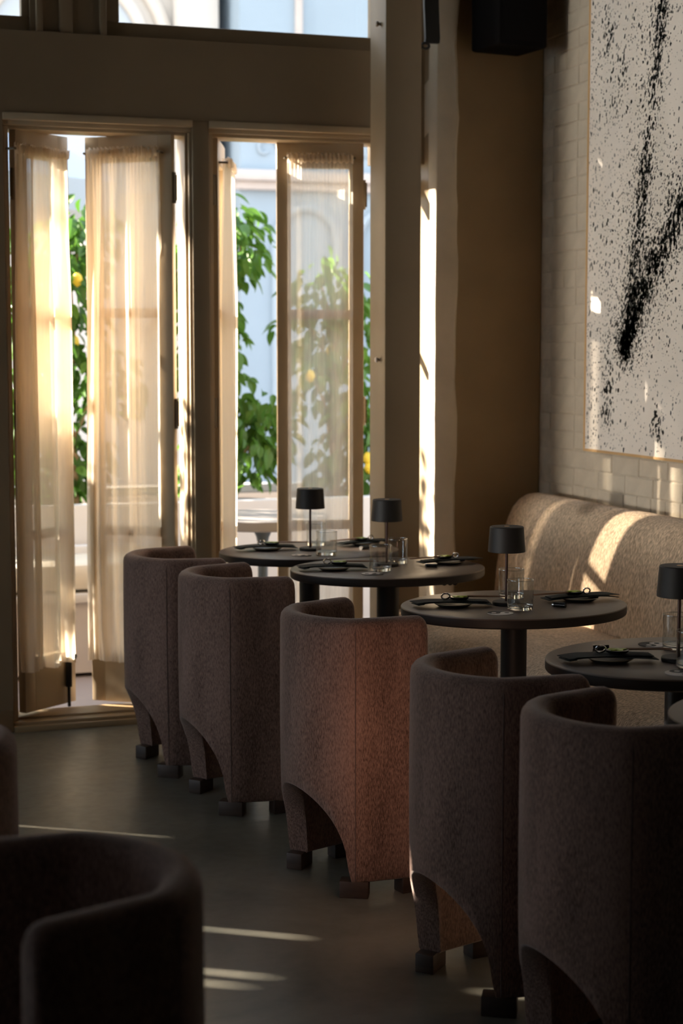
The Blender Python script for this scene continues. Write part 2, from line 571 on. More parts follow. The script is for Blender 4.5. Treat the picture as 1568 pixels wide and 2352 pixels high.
# ---- door surround: stepped casing round each opening and the threshold
def casing(name, x0, x1, right=True):
    c = MB()
    # stepped head: three strips
    for (zz0, zz1, y0, y1) in ((2.365, 2.392, YW - 0.012, YW + 0.05), (2.348, 2.366, YW + 0.014, YW + 0.07), (2.335, 2.349, YW + 0.034, YW + 0.16)):
        c.box(x0, x1, y0, y1, zz0, zz1, 0.002)
    for (w0, w1, y0, y1) in ((0.0, 0.012, YW + 0.012, YW + 0.07), (0.010, 0.024, YW + 0.03, YW + 0.16)):
        c.box(x0 + w0, x0 + w1, y0, y1, 0.03, 2.345, 0.002)
        if right:
            c.box(x1 - w1, x1 - w0, y0, y1, 0.03, 2.345, 0.002)
    return c.build(name, M['lit_door_paint'], kind='structure')
casing('trim_1', 0.895, 1.632)
casing('trim_2', 1.700, 2.430, False)
MB().box(2.403, 2.430, YW - 0.004, YW + 0.036, 0.0, HEAD, 0.002).build('trim_6', M['paint'], kind='structure')   # slim jamb
MB().box(1.632, 1.700, YW - 0.004, YO, 0.0, HEAD, 0.004).build('trim_3', M['paint'], kind='structure')     # mullion post
t4 = MB()
t4.box(0.895, 2.430, YW - 0.02, YW + 0.035, 0.0, 0.024, 0.003)
t4.box(0.895, 2.430, YW - 0.004, YW + 0.06, 0.024, 0.038, 0.003)
t4.box(0.895, 2.430, YW + 0.05, YO, 0.0, 0.047, 0.002)
t4.build('trim_4', M['floorwood'], kind='structure')
for i, (a, b) in enumerate(((-3.6, 0.892),)):
    MB().box(a, b, YW - 0.014, YW, 0, 0.09, 0.003).build('baseboard_back', M['paint'], kind='structure')

# ---- transom windows over the header
def transom(name, x0, x1):
    o = MB()
    y0, y1 = YW + 0.05, YW + 0.10
    o.box(x0, x1, y0, y1, TB0, TB0 + 0.062, 0.004)
    o.box(x0, x1, y0, y1, TB1 - 0.06, TB1, 0.004)
    o.box(x0, x0 + 0.058, y0, y1, TB0 + 0.062, TB1 - 0.06, 0.004)
    o.box(x1 - 0.03, x1, y0, y1, TB0 + 0.062, TB1 - 0.06, 0.004)
    w = o.build(name, M['paint'], kind='structure')
    MB().box(x0 + 0.05, x1 - 0.02, YW + 0.072, YW + 0.077, TB0 + 0.055, TB1 - 0.05).build('pane', M['pane'], w, smooth=0)
    return w
transom('window_1', 1.30, 2.430)
transom('window_2', 0.32, 1.01)
sl = MB()
sl.box(2.43, 2.632, YW + 0.115, YW + 0.135, 2.135, 2.205)
sl.box(2.43, 2.632, YW + 0.115, YW + 0.135, 1.475, 1.505)
sl.box(2.43, 2.632, YW + 0.115, YW + 0.135, 0.06, 0.10)
sl = sl.build('window_3', M['paint'], kind='structure', smooth=0)
MB().box(2.43, 2.632, YW + 0.123, YW + 0.127, 0.06, 2.26).build('pane', M['pane'], sl, smooth=0)
tm = MB()
tm.box(1.01, 1.30, YW + 0.03, YO - 0.02, TB0, TB1)
tm.box(1.03, 1.055, YW + 0.005, YW + 0.03, TB0, TB1, 0.004)
tm.box(1.12, 1.17, YW + 0.01, YW + 0.03, TB0, TB1, 0.004)
tm.box(1.275, 1.30, YW + 0.005, YW + 0.03, TB0, TB1, 0.004)
tm.build('trim_5', M['paint'], kind='structure')

# ---- square post in front of the wall, and the plaster pillar behind it
PY0, PY1, PX0, PX1 = 6.22, 6.395, 2.296, 2.444
post = MB().box(PX0, PX1, PY0, PY1, 0, ZC, 0.004).build('pillar_post', M['paint'], kind='structure')
for z in (1.455, 2.742):
    k = MB().lathe([(0.0, 0.0), (0.006, 0.0), (0.006, 0.006), (0.010, 0.010), (0.011, 0.015), (0.008, 0.019), (0.0, 0.020)], 14)
    k.build('knob', M['coaster_w'] if z < 2 else M['paint'], post, loc=(PX0, PY0 + 0.06, z), rot=(0, radians(-90), 0))

def rough_pillar():
    x0, x1, y0, y1 = 2.632, 2.730, 6.53, YW + 0.06
    b = MB()
    nz = 60
    r = random.Random(3)
    ring = []
    wob = [(r.uniform(-1, 1), r.uniform(-1, 1)) for _ in range(nz + 1)]
    for i in range(nz + 1):
        z = ZC * i / nz
        a = 0.0025 * (wob[i][0] + wob[max(i - 1, 0)][0])
        c = 0.004 * (wob[i][1] + wob[max(i - 1, 0)][1])
        ring.append([(x0, y1, z), (x0 + a * 0.4, y0 + 0.006, z), (x0 + 0.006, y0, z), (x1 - 0.030, y0 + 0.004, z), (x1 - 0.016 + c, y0 - 0.004 + a, z),
                     (x1 - 0.004 + c, y0 + 0.004 + a, z), (x1 + c, y0 + 0.02, z), (x1, y1, z)])
    n = 8
    vs = [p for q in ring for p in q]
    fs = []
    for i in range(nz):
        for k in range(n):
            k2 = (k + 1) % n
            fs.append((i * n + k, i * n + k2, (i + 1) * n + k2, (i + 1) * n + k))
    b.add(vs, fs)
    return b.build('pillar_plaster', M['white_plaster'], kind='structure', smooth=60)
rough_pillar()
MB().box(2.728, XR, YW - 0.018, YW + 0.005, 0, ZC).build('wall_corner', M['plaster'], kind='structure', smooth=0)

# ---- brick wall: bricks one by one where they show, painted mortar behind
wr = MB().box(XR + 0.0035, XR + 0.3, -2.2, YW + 0.1, 0, ZC).build('wall_right', M['mortar'], kind='structure', smooth=0)
def brick_mesh(L, h, seed):
    r = random.Random(seed)
    c = 0.0035
    b = MB()
    j = lambda a: r.uniform(-a, a)
    back = [(0.010, -L / 2, -h / 2), (0.010, L / 2, -h / 2), (0.010, L / 2, h / 2), (0.010, -L / 2, h / 2)]
    mid = [(0.0008 + j(.0004), s * L / 2 + j(.001), t * h / 2 + j(.001)) for s, t in ((-1, -1), (1, -1), (1, 1), (-1, 1))]
    fr = [(-0.0012 + j(.0004), s * (L / 2 - c) + j(.0015), t * (h / 2 - c) + j(.0015)) for s, t in ((-1, -1), (1, -1), (1, 1), (-1, 1))]
    b.add([(0.007, y, z) for x, y, z in back] + mid + fr, [(8, 9, 10, 11)] + [(a + k, a + (k + 1) % 4, a + 4 + (k + 1) % 4, a + 4 + k) for a in (0, 4) for k in range(4)])
    me = bpy.data.meshes.new('brick')
    me.from_pydata(b.v, [], b.f)
    bm = bmesh.new()
    bm.from_mesh(me)
    bmesh.ops.recalc_face_normals(bm, faces=bm.faces[:])
    bm.to_mesh(me)
    bm.free()
    me.materials.append(M['brick'])
    return me
CH, BL = 0.0735, 0.222
long_b = [brick_mesh(0.214, 0.0700, 10 + i) for i in range(5)]
short_b = [brick_mesh(0.103, 0.0700, 30 + i) for i in range(3)]
nb = 0
for row in range(10, 45):
    z = 0.02 + row * CH
    y = YW - 0.02 - (0.11 if row % 2 else 0.0) * (1 if row % 6 else 0.6)
    lo = 4.35 if z < 1.13 else 5.98
    first = True
    while y > lo:
        short = (row % 6 == 0) or (first and row % 2 == 0 and row % 4 == 0)
        L = 0.103 if short else 0.214
        me = rnd.choice(short_b if short else long_b)
        o = link('brick', me, wr, (XR + rnd.uniform(-0.001, 0.002), y - L / 2, z + rnd.uniform(-0.001, 0.001)), (rnd.uniform(-0.008, 0.008), 0, 0))
        o.scale = (1, rnd.uniform(0.97, 1.0), 1.0 - 0.07 * rnd.random() ** 4)
        y -= L + 0.005
        first = False
        nb += 1

# ================================================================== TERRACE DOORS
ZT, ZB = 2.335, 0.062
def leaf(name, hinge, free, muntins=(1.64, 0.765), stile=0.058, hinge_z=(2.13, 1.24), bolt=False):
    d = Vector((free[0] - hinge[0], free[1] - hinge[1]))
    L = d.length
    d.normalize()
    P = lambda s: (hinge[0] + d.x * s, hinge[1] + d.y * s)
    b = MB()
    t = 0.038
    gz0, gz1 = 0.275, 2.235
    b.obox(P(0), P(stile), t, ZB, ZT, c=0.002)
    b.obox(P(L - stile), P(L), t, ZB, ZT, c=0.002)
    b.obox(P(stile), P(L - stile), t, gz1, ZT)
    b.obox(P(stile), P(L - stile), t, ZB, gz0)
    for m in muntins:
        b.obox(P(stile), P(L - stile), t * 0.8, m - 0.019, m + 0.019)
    o = b.build(name, M['lit_door_paint'], kind='structure')
    zs = [gz0] + sorted(muntins) + [gz1]
    for a, c in zip(zs[:-1], zs[1:]):
        MB().obox(P(stile), P(L - stile), 0.004, a + (0.019 if a != gz0 else 0), c - (0.019 if c != gz1 else 0)).build('pane', M['pane'], o, smooth=0)
    for hz in hinge_z:
        h = MB().tube([(hinge[0], hinge[1], hz - 0.06), (hinge[0], hinge[1], hz + 0.06)], 0.011, 10)
        h.obox((hinge[0] - d.x * 0.016, hinge[1] - d.y * 0.016), P(0.004), 0.004, hz - 0.05, hz + 0.05)
        h.build('hinge', M['hinge'], o)
    return o, P, L, d
leafA = leaf('door_1', (0.938, 6.675), (1.168, 6.855))
leafB = leaf('door_2', (1.560, 6.640), (1.256, 6.845))
leafC = leaf('door_3', (1.731, 6.675), (1.850, 7.010))
leafD = leaf('door_4', (2.372, 6.690), (2.022, 6.768))
# black drop bolt at the foot of the first leaf
bo = MB()
q = leafA[1](leafA[2] - 0.03)
bo.box(q[0] - 0.012, q[0] + 0.012, q[1] - 0.050, q[1] - 0.028, 0.13, 0.27, 0.004)
bo.tube([(q[0], q[1] - 0.04, 0.05), (q[0], q[1] - 0.04, 0.14)], 0.007, 8)
bo.lathe([(0.0, 0.0), (0.012, 0.002), (0.016, 0.012), (0.012, 0.022), (0.0, 0.024)], 12, (q[0] + 0.018, q[1] - 0.05, 0.245))
bo.build('drop_bolt', M['black'], leafA[0])

def curtain(leafdef, s0, s1, z0, z1, label, seed, folds=9, top_in=0.0, side=-1, over=0.0, amp=0.028, off=0.055, flare=0.0, cloth='sheer'):
    """gathered sheer panel hung on the room face of a door leaf"""
    lo, P, L, d = leafdef
    n = Vector((-d.y, d.x))
    if n.y > 0:
        n = -n
    n = n * (1 if side < 0 else -1)
    r = random.Random(seed)
    ph = [r.uniform(0, 2 * pi) for _ in range(8)]
    fr = [folds * r.uniform(0.8, 1.2), folds * 1.7 * r.uniform(0.9, 1.1), folds * 0.55, 34.0]
    NX, NZ = 110, 46
    b = MB()
    vs, fs = [], []
    for j in range(NZ + 1):
        v = j / NZ
        z = z1 + (z0 - z1) * v
        grow = min(1.0, 0.35 + v * 2.2)
        for i in range(NX + 1):
            u = i / NX
            drift = 0.10 * sin(2.0 * v + ph[4]) * sin(pi * u) * 0.5
            uu = u + drift * 0.5
            w = amp * grow * (sin(2 * pi * fr[0] * uu / 3 + ph[0] + 0.5 * v) * 0.6 + sin(2 * pi * fr[1] * uu / 3 + ph[1]) * 0.45 + sin(2 * pi * fr[2] * uu / 2 + ph[2] - 0.8 * v) * 0.8)
            w += 0.0055 * min(1.0, (amp / 0.026) ** 2) * grow * sin(2 * pi * 15.0 * uu + ph[6]) * (0.5 + 0.5 * sin(2 * pi * 2.3 * uu + ph[7]))
            gather = exp(-v * 26)
            w += 0.007 * gather * sin(2 * pi * fr[3] * u / 2 + ph[3])
            hem = exp(-(1 - v) * 18)
            w *= (1 - 0.5 * hem)
            w += 0.006 * hem * sin(2 * pi * 13 * u + ph[5])
            c0 = s0 + top_in * (1 - min(1, v * 2.5)) + over * min(1, v * 2.0)
            c1 = s1 - top_in * (1 - min(1, v * 2.5)) + flare * min(1.0, v * 1.3)
            s = c0 + (c1 - c0) * u
            p = P(s)
            zz = z + (0.006 * sin(2 * pi * 17 * u + ph[6]) * gather) + 0.005 * hem * sin(2 * pi * 2.2 * u + ph[7])
            vs.append((p[0] + n.x * (off + w), p[1] + n.y * (off + w), zz))
    for j in range(NZ):
        for i in range(NX):
            k = j * (NX + 1) + i
            fs.append((k, k + 1, k + NX + 2, k + NX + 1))
    b.add(vs, fs)
    o = b.build('curtain', M[cloth], smooth=180)
    tag(o, label, 'curtain')
    # ruffled rod pocket: a second layer of cloth
    b2 = MB()
    vs, fs = [], []
    NX = 90
    for j in range(5):
        z = z1 - 0.004 - 0.034 * j / 4
        for i in range(NX + 1):
            u = i / NX
            p = P(s0 + top_in + (s1 - s0 - 2 * top_in) * u)
            w = off + 0.012 + 0.007 * sin(2 * pi * 15 * u + ph[1] + j * 0.3) + 0.004 * sin(2 * pi * 27 * u + ph[2])
            vs.append((p[0] + n.x * w, p[1] + n.y * w, z + 0.004 * sin(2 * pi * 11 * u + ph[3])))
    for j in range(4):
        for i in range(NX):
            k = j * (NX + 1) + i
            fs.append((k, k + 1, k + NX + 2, k + NX + 1))
    b2.add(vs, fs)
    b2.build('rod_pocket', M['sheer'], o, smooth=180)
    a, c = P(s0 + top_in - 0.008), P(s1 - top_in + 0.008)
    rod = MB().tube([(a[0] + n.x * off, a[1] + n.y * off, z1 - 0.018), (c[0] + n.x * off, c[1] + n.y * off, z1 - 0.018)], 0.0045, 8)
    for e in (a, c):
        rod.tube([(e[0] + n.x * 0.016, e[1] + n.y * 0.016, z1 - 0.018), (e[0] + n.x * (off + 0.004), e[1] + n.y * (off + 0.004), z1 - 0.018)], 0.005, 8)
    rod.build('curtain_rod', M['hinge'], lo)
    return o
curtain(leafA, -0.040, 0.245, 0.235, 2.275, 'sheer linen curtain on the leftmost glazed door leaf, bunched in narrow folds', 11, folds=9, flare=0.01)
curtain(leafB, 0.045, 0.345, 0.235, 2.285, 'wide sheer linen curtain on the door leaf left of the centre mullion', 5, folds=8, flare=0.030)
curtain(leafC, 0.06, 0.34, 0.225, 2.262, 'narrow bright sheer curtain seen edge-on just right of the centre mullion', 23, folds=15, amp=0.024, off=0.05, cloth='sheer_gathered')
curtain(leafD, 0.050, 0.318, 0.225, 2.290, 'sheer linen curtain on the rightmost door leaf, behind the far table lamp', 31, folds=8, amp=0.010, cloth='sheer_open')

# ================================================================== OUTSIDE
MB().box(-9, 14, YO, 30, -0.14, -0.02).build('ground_terrace', M['terrace'], kind='structure', smooth=0)
# planter and built-in bench along the far side of the terrace
pl = MB()
pl.box(-4, 6, 8.25, 8.33, 0, 0.735, 0.006)
pl.box(-4, 6, 9.25, 9.33, 0, 0.735, 0.006)
pl = pl.build('planter_wall', M['white_wall'], kind='structure')
MB().box(-4, 6, 8.33, 9.25, 0.2, 0.69).build('soil', M['soil'], pl, smooth=0)
bn = empty('terrace_bench', (1.5, 7.98, 0))
MB().box(-5.5, 0.35, -0.23, 0.255, 0.0, 0.33).build('base', M['grey_wall'], bn, smooth=0)
MB().box(-5.5, 0.35, -0.25, 0.255, 0.33, 0.372, 0.004).build('seat_ledge', M['white_wall'], bn)
for i in range(-6, 0):
    MB().box(i + 0.34, i + 1.32, -0.235, 0.18, 0.385, 0.51, 0.03).build('cushion', M['cushion'], bn)
MB().box(-5.5, 0.35, 0.17, 0.255, 0.372, 0.545, 0.004).build('back_ledge', M['white_wall'], bn)
tag(bn, 'white built-in terrace bench with beige cushions seen between the two left door leaves', 'bench')

# terrace table seen through the right opening
tt = empty('terrace_table', (2.14, 7.40, 0))
MB().lathe([(0.0, 0.695), (0.285, 0.695), (0.298, 0.70), (0.30, 0.71), (0.30, 0.738), (0.297, 0.742), (0.0, 0.742)], 40).build('table_top', M['grey_top'], tt)
MB().lathe([(0.058, 0.695), (0.044, 0.675), (0.030, 0.645), (0.023, 0.61), (0.022, 0.10), (0.024, 0.03)], 20).build('leg', M['leg_blue'], tt)
MB().lathe([(0.0, 0.03), (0.22, 0.03), (0.23, 0.02), (0.23, -0.02), (0.0, -0.02)], 28).build('base', M['leg_blue'], tt)
tag(tt, 'grey round terrace table on a flared slate leg, seen through the right doorway', 'table')

# lemon trees
def leaf_mesh(L, Wd, fold, seed):
    me = bpy.data.meshes.new('leaf')
    vs, fs = [], []
    N = 5
    for i in range(N + 1):
        u = i / N
        w = Wd * (sin(pi * u ** 0.85)) ** 0.8 if 0 < u < 1 else 0.0006
        z = -0.25 * L * u * u
        vs += [(L * u, -w, z + fold * w), (L * u, 0, z), (L * u, w, z + fold * w)]
    for i in range(N):
        k = i * 3
        fs += [(k, k + 1, k + 4, k + 3), (k + 1, k + 2, k + 5, k + 4)]
    me.from_pydata(vs, [], fs)
    me.materials.append(M['leaf'])
    me.polygons.foreach_set('use_smooth', [True] * len(me.polygons))
    return me
leafs = [leaf_mesh(0.085, 0.022, 0.5, 1), leaf_mesh(0.10, 0.027, 0.3, 2), leaf_mesh(0.07, 0.019, 0.7, 3)]

def lemon_tree(loc, h, rx, ry, zlow, label, nleaf, seed, parts=True, fruit=3, lobes=None, trunk=True):
    r = random.Random(seed)
    t = empty('lemon_tree', loc)
    tr = MB()
    tops = []
    if trunk:
        tr.tube([(0.0, 0, 0), (0.02, 0.01, h * 0.2), (-0.02, 0, h * 0.4), (0.015, 0, h * 0.62), (0.0, 0.0, h * 0.9)], [0.03, 0.026, 0.022, 0.016, 0.006], 8)
    lobes = lobes or [(r.uniform(-0.75, 0.75) * rx, r.uniform(-0.6, 0.6) * ry, zlow + (h - zlow) * (k + 0.5) / 11, r.uniform(0.45, 0.75)) for k in range(11)]
    for (lx, ly, lz, s) in lobes:
        tr.tube([(0, 0, max(0.1, lz - 0.32)), (lx * 0.5, ly * 0.5, lz - 0.12), (lx, ly, lz)], [0.012, 0.008, 0.004], 6)
    tr.build('trunk', M['bark'], t)
    acc = MB()
    for i in range(nleaf):
        lx, ly, lz, s = lobes[i % len(lobes)]
        a, e = r.uniform(0, 2 * pi), r.uniform(-1, 1)
        rad = r.random() ** 0.45
        ce = sqrt(max(0, 1 - e * e))
        p = Vector((lx + rad * rx * s * ce * cos(a), ly + rad * ry * s * ce * sin(a), lz + rad * 0.22 * e))
        eu = (r.uniform(-0.9, 0.9), r.uniform(0.1, 1.3), a + r.uniform(-0.8, 0.8))
        me = r.choice(leafs)
        sc = r.uniform(0.75, 1.25)
        if parts and i < 300:
            o = link('leaf', me, t, p, eu)
            o.scale = (sc, sc, sc)
        else:
            from mathutils import Euler
            R = Euler(eu).to_matrix()
            acc.add([p + R @ (v.co * sc) for v in me.vertices], [list(f.vertices) for f in me.polygons])
    if acc.v:
        me = bpy.data.meshes.new('foliage')
        me.from_pydata(acc.v, [], acc.f)
        me.materials.append(M['leaf'])
        link('foliage', me, t, kind='stuff')
    for i in range(fruit):
        lx, ly, lz, s = r.choice(lobes)
        lm = MB().lathe([(0.0, -0.038), (0.008, -0.034), (0.022, -0.02), (0.027, 0.0), (0.021, 0.021), (0.009, 0.032), (0.0, 0.035)], 12)
        lm.build('lemon', M['lemon'], t, loc=(lx + r.uniform(-.1, .1), ly - 0.12, lz + r.uniform(-.1, .1)))
    tag(t, label, 'tree', 'lemon trees in the white planter')
    return t
lemon_tree((1.50, 8.72, 0.55), 1.60, 0.34, 0.30, 0.20, 'lemon tree with a bare orange-brown trunk seen between the two left door leaves', 1300, 3, fruit=4)
lemon_tree((2.33, 8.72, 0.55), 1.68, 0.27, 0.28, 0.22, 'leafy lemon tree seen in the gap right of the centre mullion', 1300, 8, fruit=1)
lemon_tree((2.95, 8.80, 0.55), 1.35, 0.30, 0.28, 0.25, 'lemon tree showing only through the rightmost sheer curtain', 700, 9, fruit=4)
for i, (x, h) in enumerate(((0.85, 1.6), (0.15, 1.75), (-0.55, 2.1), (-1.3, 2.2), (-2.05, 2.5), (-2.8, 2.5))):
    lemon_tree((x, 8.7, 0.55), h, 0.36 if i < 4 else 0.52, 0.3, 0.2, ['lemon tree showing only through the leftmost sheer curtain', 'lemon tree further along the planter, out of sight to the left'][min(i, 1)], (620, 620, 560, 620, 2600, 2600)[i], 40 + i, parts=False, fruit=2)
# unseen tree, added so that its crown keeps the sun off the transoms
def sun_block_tree():
    t = empty('sun_block_tree', (-2.97, 9.9, -0.02))
    r = random.Random(77)
    MB().tube([(0, 0, 0), (0.01, 0, 1.5), (0, 0.02, 3.0), (0.03, 0, 5.6)], [0.085, 0.075, 0.066, 0.04], 10).build('trunk', M['bark'], t)
    acc = MB()
    from mathutils import Euler
    lob = [(-2.3 + 0.5 * i + r.uniform(-.1, .1), r.uniform(-0.5, 0.5), 5.72 + 0.42 * k + r.uniform(-.1, .1)) for i in range(8) for k in range(4)]
    for i in range(7600):
        lx, ly, lz = lob[i % len(lob)]
        v = Vector((r.gauss(0, 1), r.gauss(0, 1), r.gauss(0, 1))).normalized() * r.random() ** 0.4
        p = Vector((lx + v.x * 0.65, ly + v.y * 0.5, lz + v.z * 0.42))
        R = Euler((r.uniform(-1, 1), r.uniform(0, 1.4), r.uniform(0, 6.28))).to_matrix()
        me = leafs[i % 3]
        acc.add([p + R @ (q.co * 2.4) for q in me.vertices], [list(f.vertices) for f in me.polygons])
    me = bpy.data.meshes.new('foliage')
    me.from_pydata(acc.v, [], acc.f)
    me.materials.append(M['leaf'])
    link('foliage', me, t, kind='stuff')
    tag(t, 'unseen tree added left of the doors to block the sun', 'tree')
sun_block_tree()

# patio umbrella beyond the left doors
um = empty('patio_umbrella', (0.93, 10.6, 0))
uv, uf = [], []
for k in range(8):
    a = 2 * pi * k / 8 + 0.2
    uv.append((1.28 * cos(a), 1.28 * sin(a), 2.46))
    uv.append((1.28 * cos(a), 1.28 * sin(a), 2.28))
uv.append((0, 0, 3.28))
for k in range(8):
    k2 = (k + 1) % 8
    uf.append((2 * k, 2 * k2, 16))
    uf.append((2 * k, 2 * k + 1, 2 * k2 + 1, 2 * k2))
MB().add(uv, uf).build('canopy', M['umbrella'], um, smooth=0)
MB().tube([(0, 0, -0.02), (0, 0, 3.30)], 0.025, 10).build('pole', M['steel'], um)
tag(um, 'grey-blue patio umbrella whose edge shows between the two left door leaves', 'umbrella')

# houses across the street
bh = empty('blue_house', (4.42, 16.0, 0))
MB().box(0, 3.05, 0, 5, -0.02, 8.5).build('wall', M['blue_house'], bh, smooth=0)
c = MB()
c.box(-0.12, 3.1, -0.16, 0.02, 3.10, 3.20, 0.01)
c.box(-0.06, 3.08, -0.09, 0.02, 3.02, 3.10, 0.01)
c.box(-0.06, 3.08, -0.07, 0.02, 3.62, 3.70, 0.01)
c.build('cornice', M['grey_wall'], bh)
for i in range(8):
    sx = 0.25 + i * 0.36
    s_ = MB()
    pts = [(sx + (0.135 - 0.013 * k) * cos(k * 0.62), -0.015, 3.41 + (0.135 - 0.013 * k) * sin(k * 0.62)) for k in range(10)]
    s_.tube(pts, 0.016, 6)
    s_.build('scroll', M['blue_trim'], bh)
for i in range(3):
    x0 = 0.35 + i * 0.85
    a_ = MB()
    pts = [(x0, -0.02, 0.6)] + [(x0 + 0.31 - 0.31 * cos(pi * k / 12), -0.02, 2.55 + 0.31 * sin(pi * k / 12)) for k in range(13)] + [(x0 + 0.62, -0.02, 0.6)]
    a_.tube(pts, 0.045, 6)
    a_.build('blind_arch', M['blue_trim'], bh)
for i in range(3):
    MB().box(0.55 + i * 0.85, 0.62 + i * 0.85, -0.05, 0.02, 3.72, 8.4, 0.01).build('pilaster', M['grey_wall'], bh)
tag(bh, 'pale blue stucco house with a scrolled cornice band across the street', 'building')
ch = empty('cream_house', (-4.0, 16.6, 0))
MB().box(0, 8.30, 0, 4, -0.02, 9.0).build('wall', M['cream_house'], ch, smooth=0)
cx0 = 6.85
arc = MB()
for rr, w in ((1.02, 0.07), (0.80, 0.06)):
    pts = [(cx0 - rr, -0.03, 3.0)] + [(cx0 - rr * cos(pi * k / 20), -0.03, 4.3 + rr * sin(pi * k / 20)) for k in range(21)] + [(cx0 + rr, -0.03, 3.0)]
    arc.tube(pts, w, 8)
arc.build('window_arch', M['cream_house'], ch)
gl = [(cx0 - 0.74, -0.012, 3.0)] + [(cx0 - 0.74 * cos(pi * k / 20), -0.012, 4.3 + 0.74 * sin(pi * k / 20)) for k in range(21)] + [(cx0 + 0.74, -0.012, 3.0)]
MB().add(gl, [tuple(range(len(gl)))]).build('pane', M['dull_glass'], ch, smooth=0)
MB().box(7.9, 8.3, -0.3, 0.0, -0.02, 9.0, 0.02).build('corner_pier', M['cream_house'], ch)
tag(ch, 'cream stucco house with an arched window across the street', 'building')
c2 = empty('cream_tower', (7.7, 14.9, 0))
MB().box(0, 4.5, 0, 5, -0.02, 9.5).build('wall', M['cream_house'], c2, smooth=0)
for i in range(7):
    MB().box(-0.10, 0.02, -0.06, 0.2, 0.6 + i * 1.25, 0.95 + i * 1.25, 0.03).build('quoin', M['blue_trim'], c2)
tag(c2, 'plain cream house right of the pale blue house', 'building')

# ================================================================== BANQUETTE
def banquette():
    t = empty('banquette', (0, 0, 0))
    yA, yB = 1.7, 6.440
    # backrest profile (x, z), going up the front, over the rolled top and down behind
    back = [(2.855, 0.42), (2.862, 0.50), (2.868, 0.585), (2.880, 0.66), (2.900, 0.74), (2.922, 0.805), (2.944, 0.850), (2.972, 0.882), (3.005, 0.899), (3.045, 0.903),
            (3.085, 0.897), (3.110, 0.882), (3.118, 0.86), (3.118, 0.30), (2.855, 0.30)]
    seat = [(2.29, 0.10), (2.272, 0.20), (2.258, 0.30), (2.250, 0.375), (2.256, 0.42), (2.275, 0.452), (2.308, 0.472), (2.36, 0.483), (2.45, 0.489), (2.60, 0.490), (2.76, 0.486), (2.84, 0.480), (2.875, 0.46), (2.875, 0.10)]
    def sweep(prof, name, y0, y1, rnd_end=0.05, n=40):
        b = MB()
        m = len(prof)
        cx = sum(p[0] for p in prof) / m
        cz = sum(p[1] for p in prof) / m
        st = []
        for k in range(7):
            a = k / 6 * pi / 2
            st.append((y1 - rnd_end + rnd_end * cos(a) , 1 - 0.06 * (1 - sin(a)) if k else 0.94))
        st = [(y1 - rnd_end * (1 - cos(pi / 2 * (1 - k / 6))) * 1.0, 0.93 + 0.07 * sin(pi / 2 * k / 6)) for k in range(7)]
        st = [(y1 - rnd_end * (k / 6) ** 2, 0.93 + 0.07 * sin(pi / 2 * k / 6)) for k in range(7)]
        for k in range(1, n + 1):
            st.append((y1 - rnd_end + (y0 - y1 + rnd_end) * k / n, 1.0))
        for (y, s) in st:
            b.v += [(cx + (x - cx) * s if s < 1 and x < 3.1 else x, y, cz + (z - cz) * s if z > 0.35 else z) for x, z in prof]
        for i in range(len(st) - 1):
            for k in range(m):
                k2 = (k + 1) % m
                b.f.append((i * m + k, i * m + k2, (i + 1) * m + k2, (i + 1) * m + k))
        b.f.append(tuple(range(m)))
        b.f.append(tuple((len(st) - 1) * m + k for k in range(m))[::-1])
        return b.build(name, M['bench'], t, smooth=50)
    sweep(back, 'backrest', yA, yB)
    sweep(seat, 'seat', yA, 6.205, 0.05)
    inner = [(2.47, 0.10), (2.46, 0.42), (2.47, 0.475), (2.50, 0.488), (2.60, 0.490), (2.76, 0.486), (2.84, 0.480), (2.875, 0.46), (2.875, 0.10)]
    sweep(inner, 'seat_end', 6.204, 6.425, 0.02, 4)
    MB().box(2.36, 3.08, yA + 0.03, 6.19, 0.0, 0.11).build('plinth', M['black'], t, smooth=0)
    tag(t, 'long beige tweed banquette with a rolled high back against the brick wall', 'bench')
banquette()

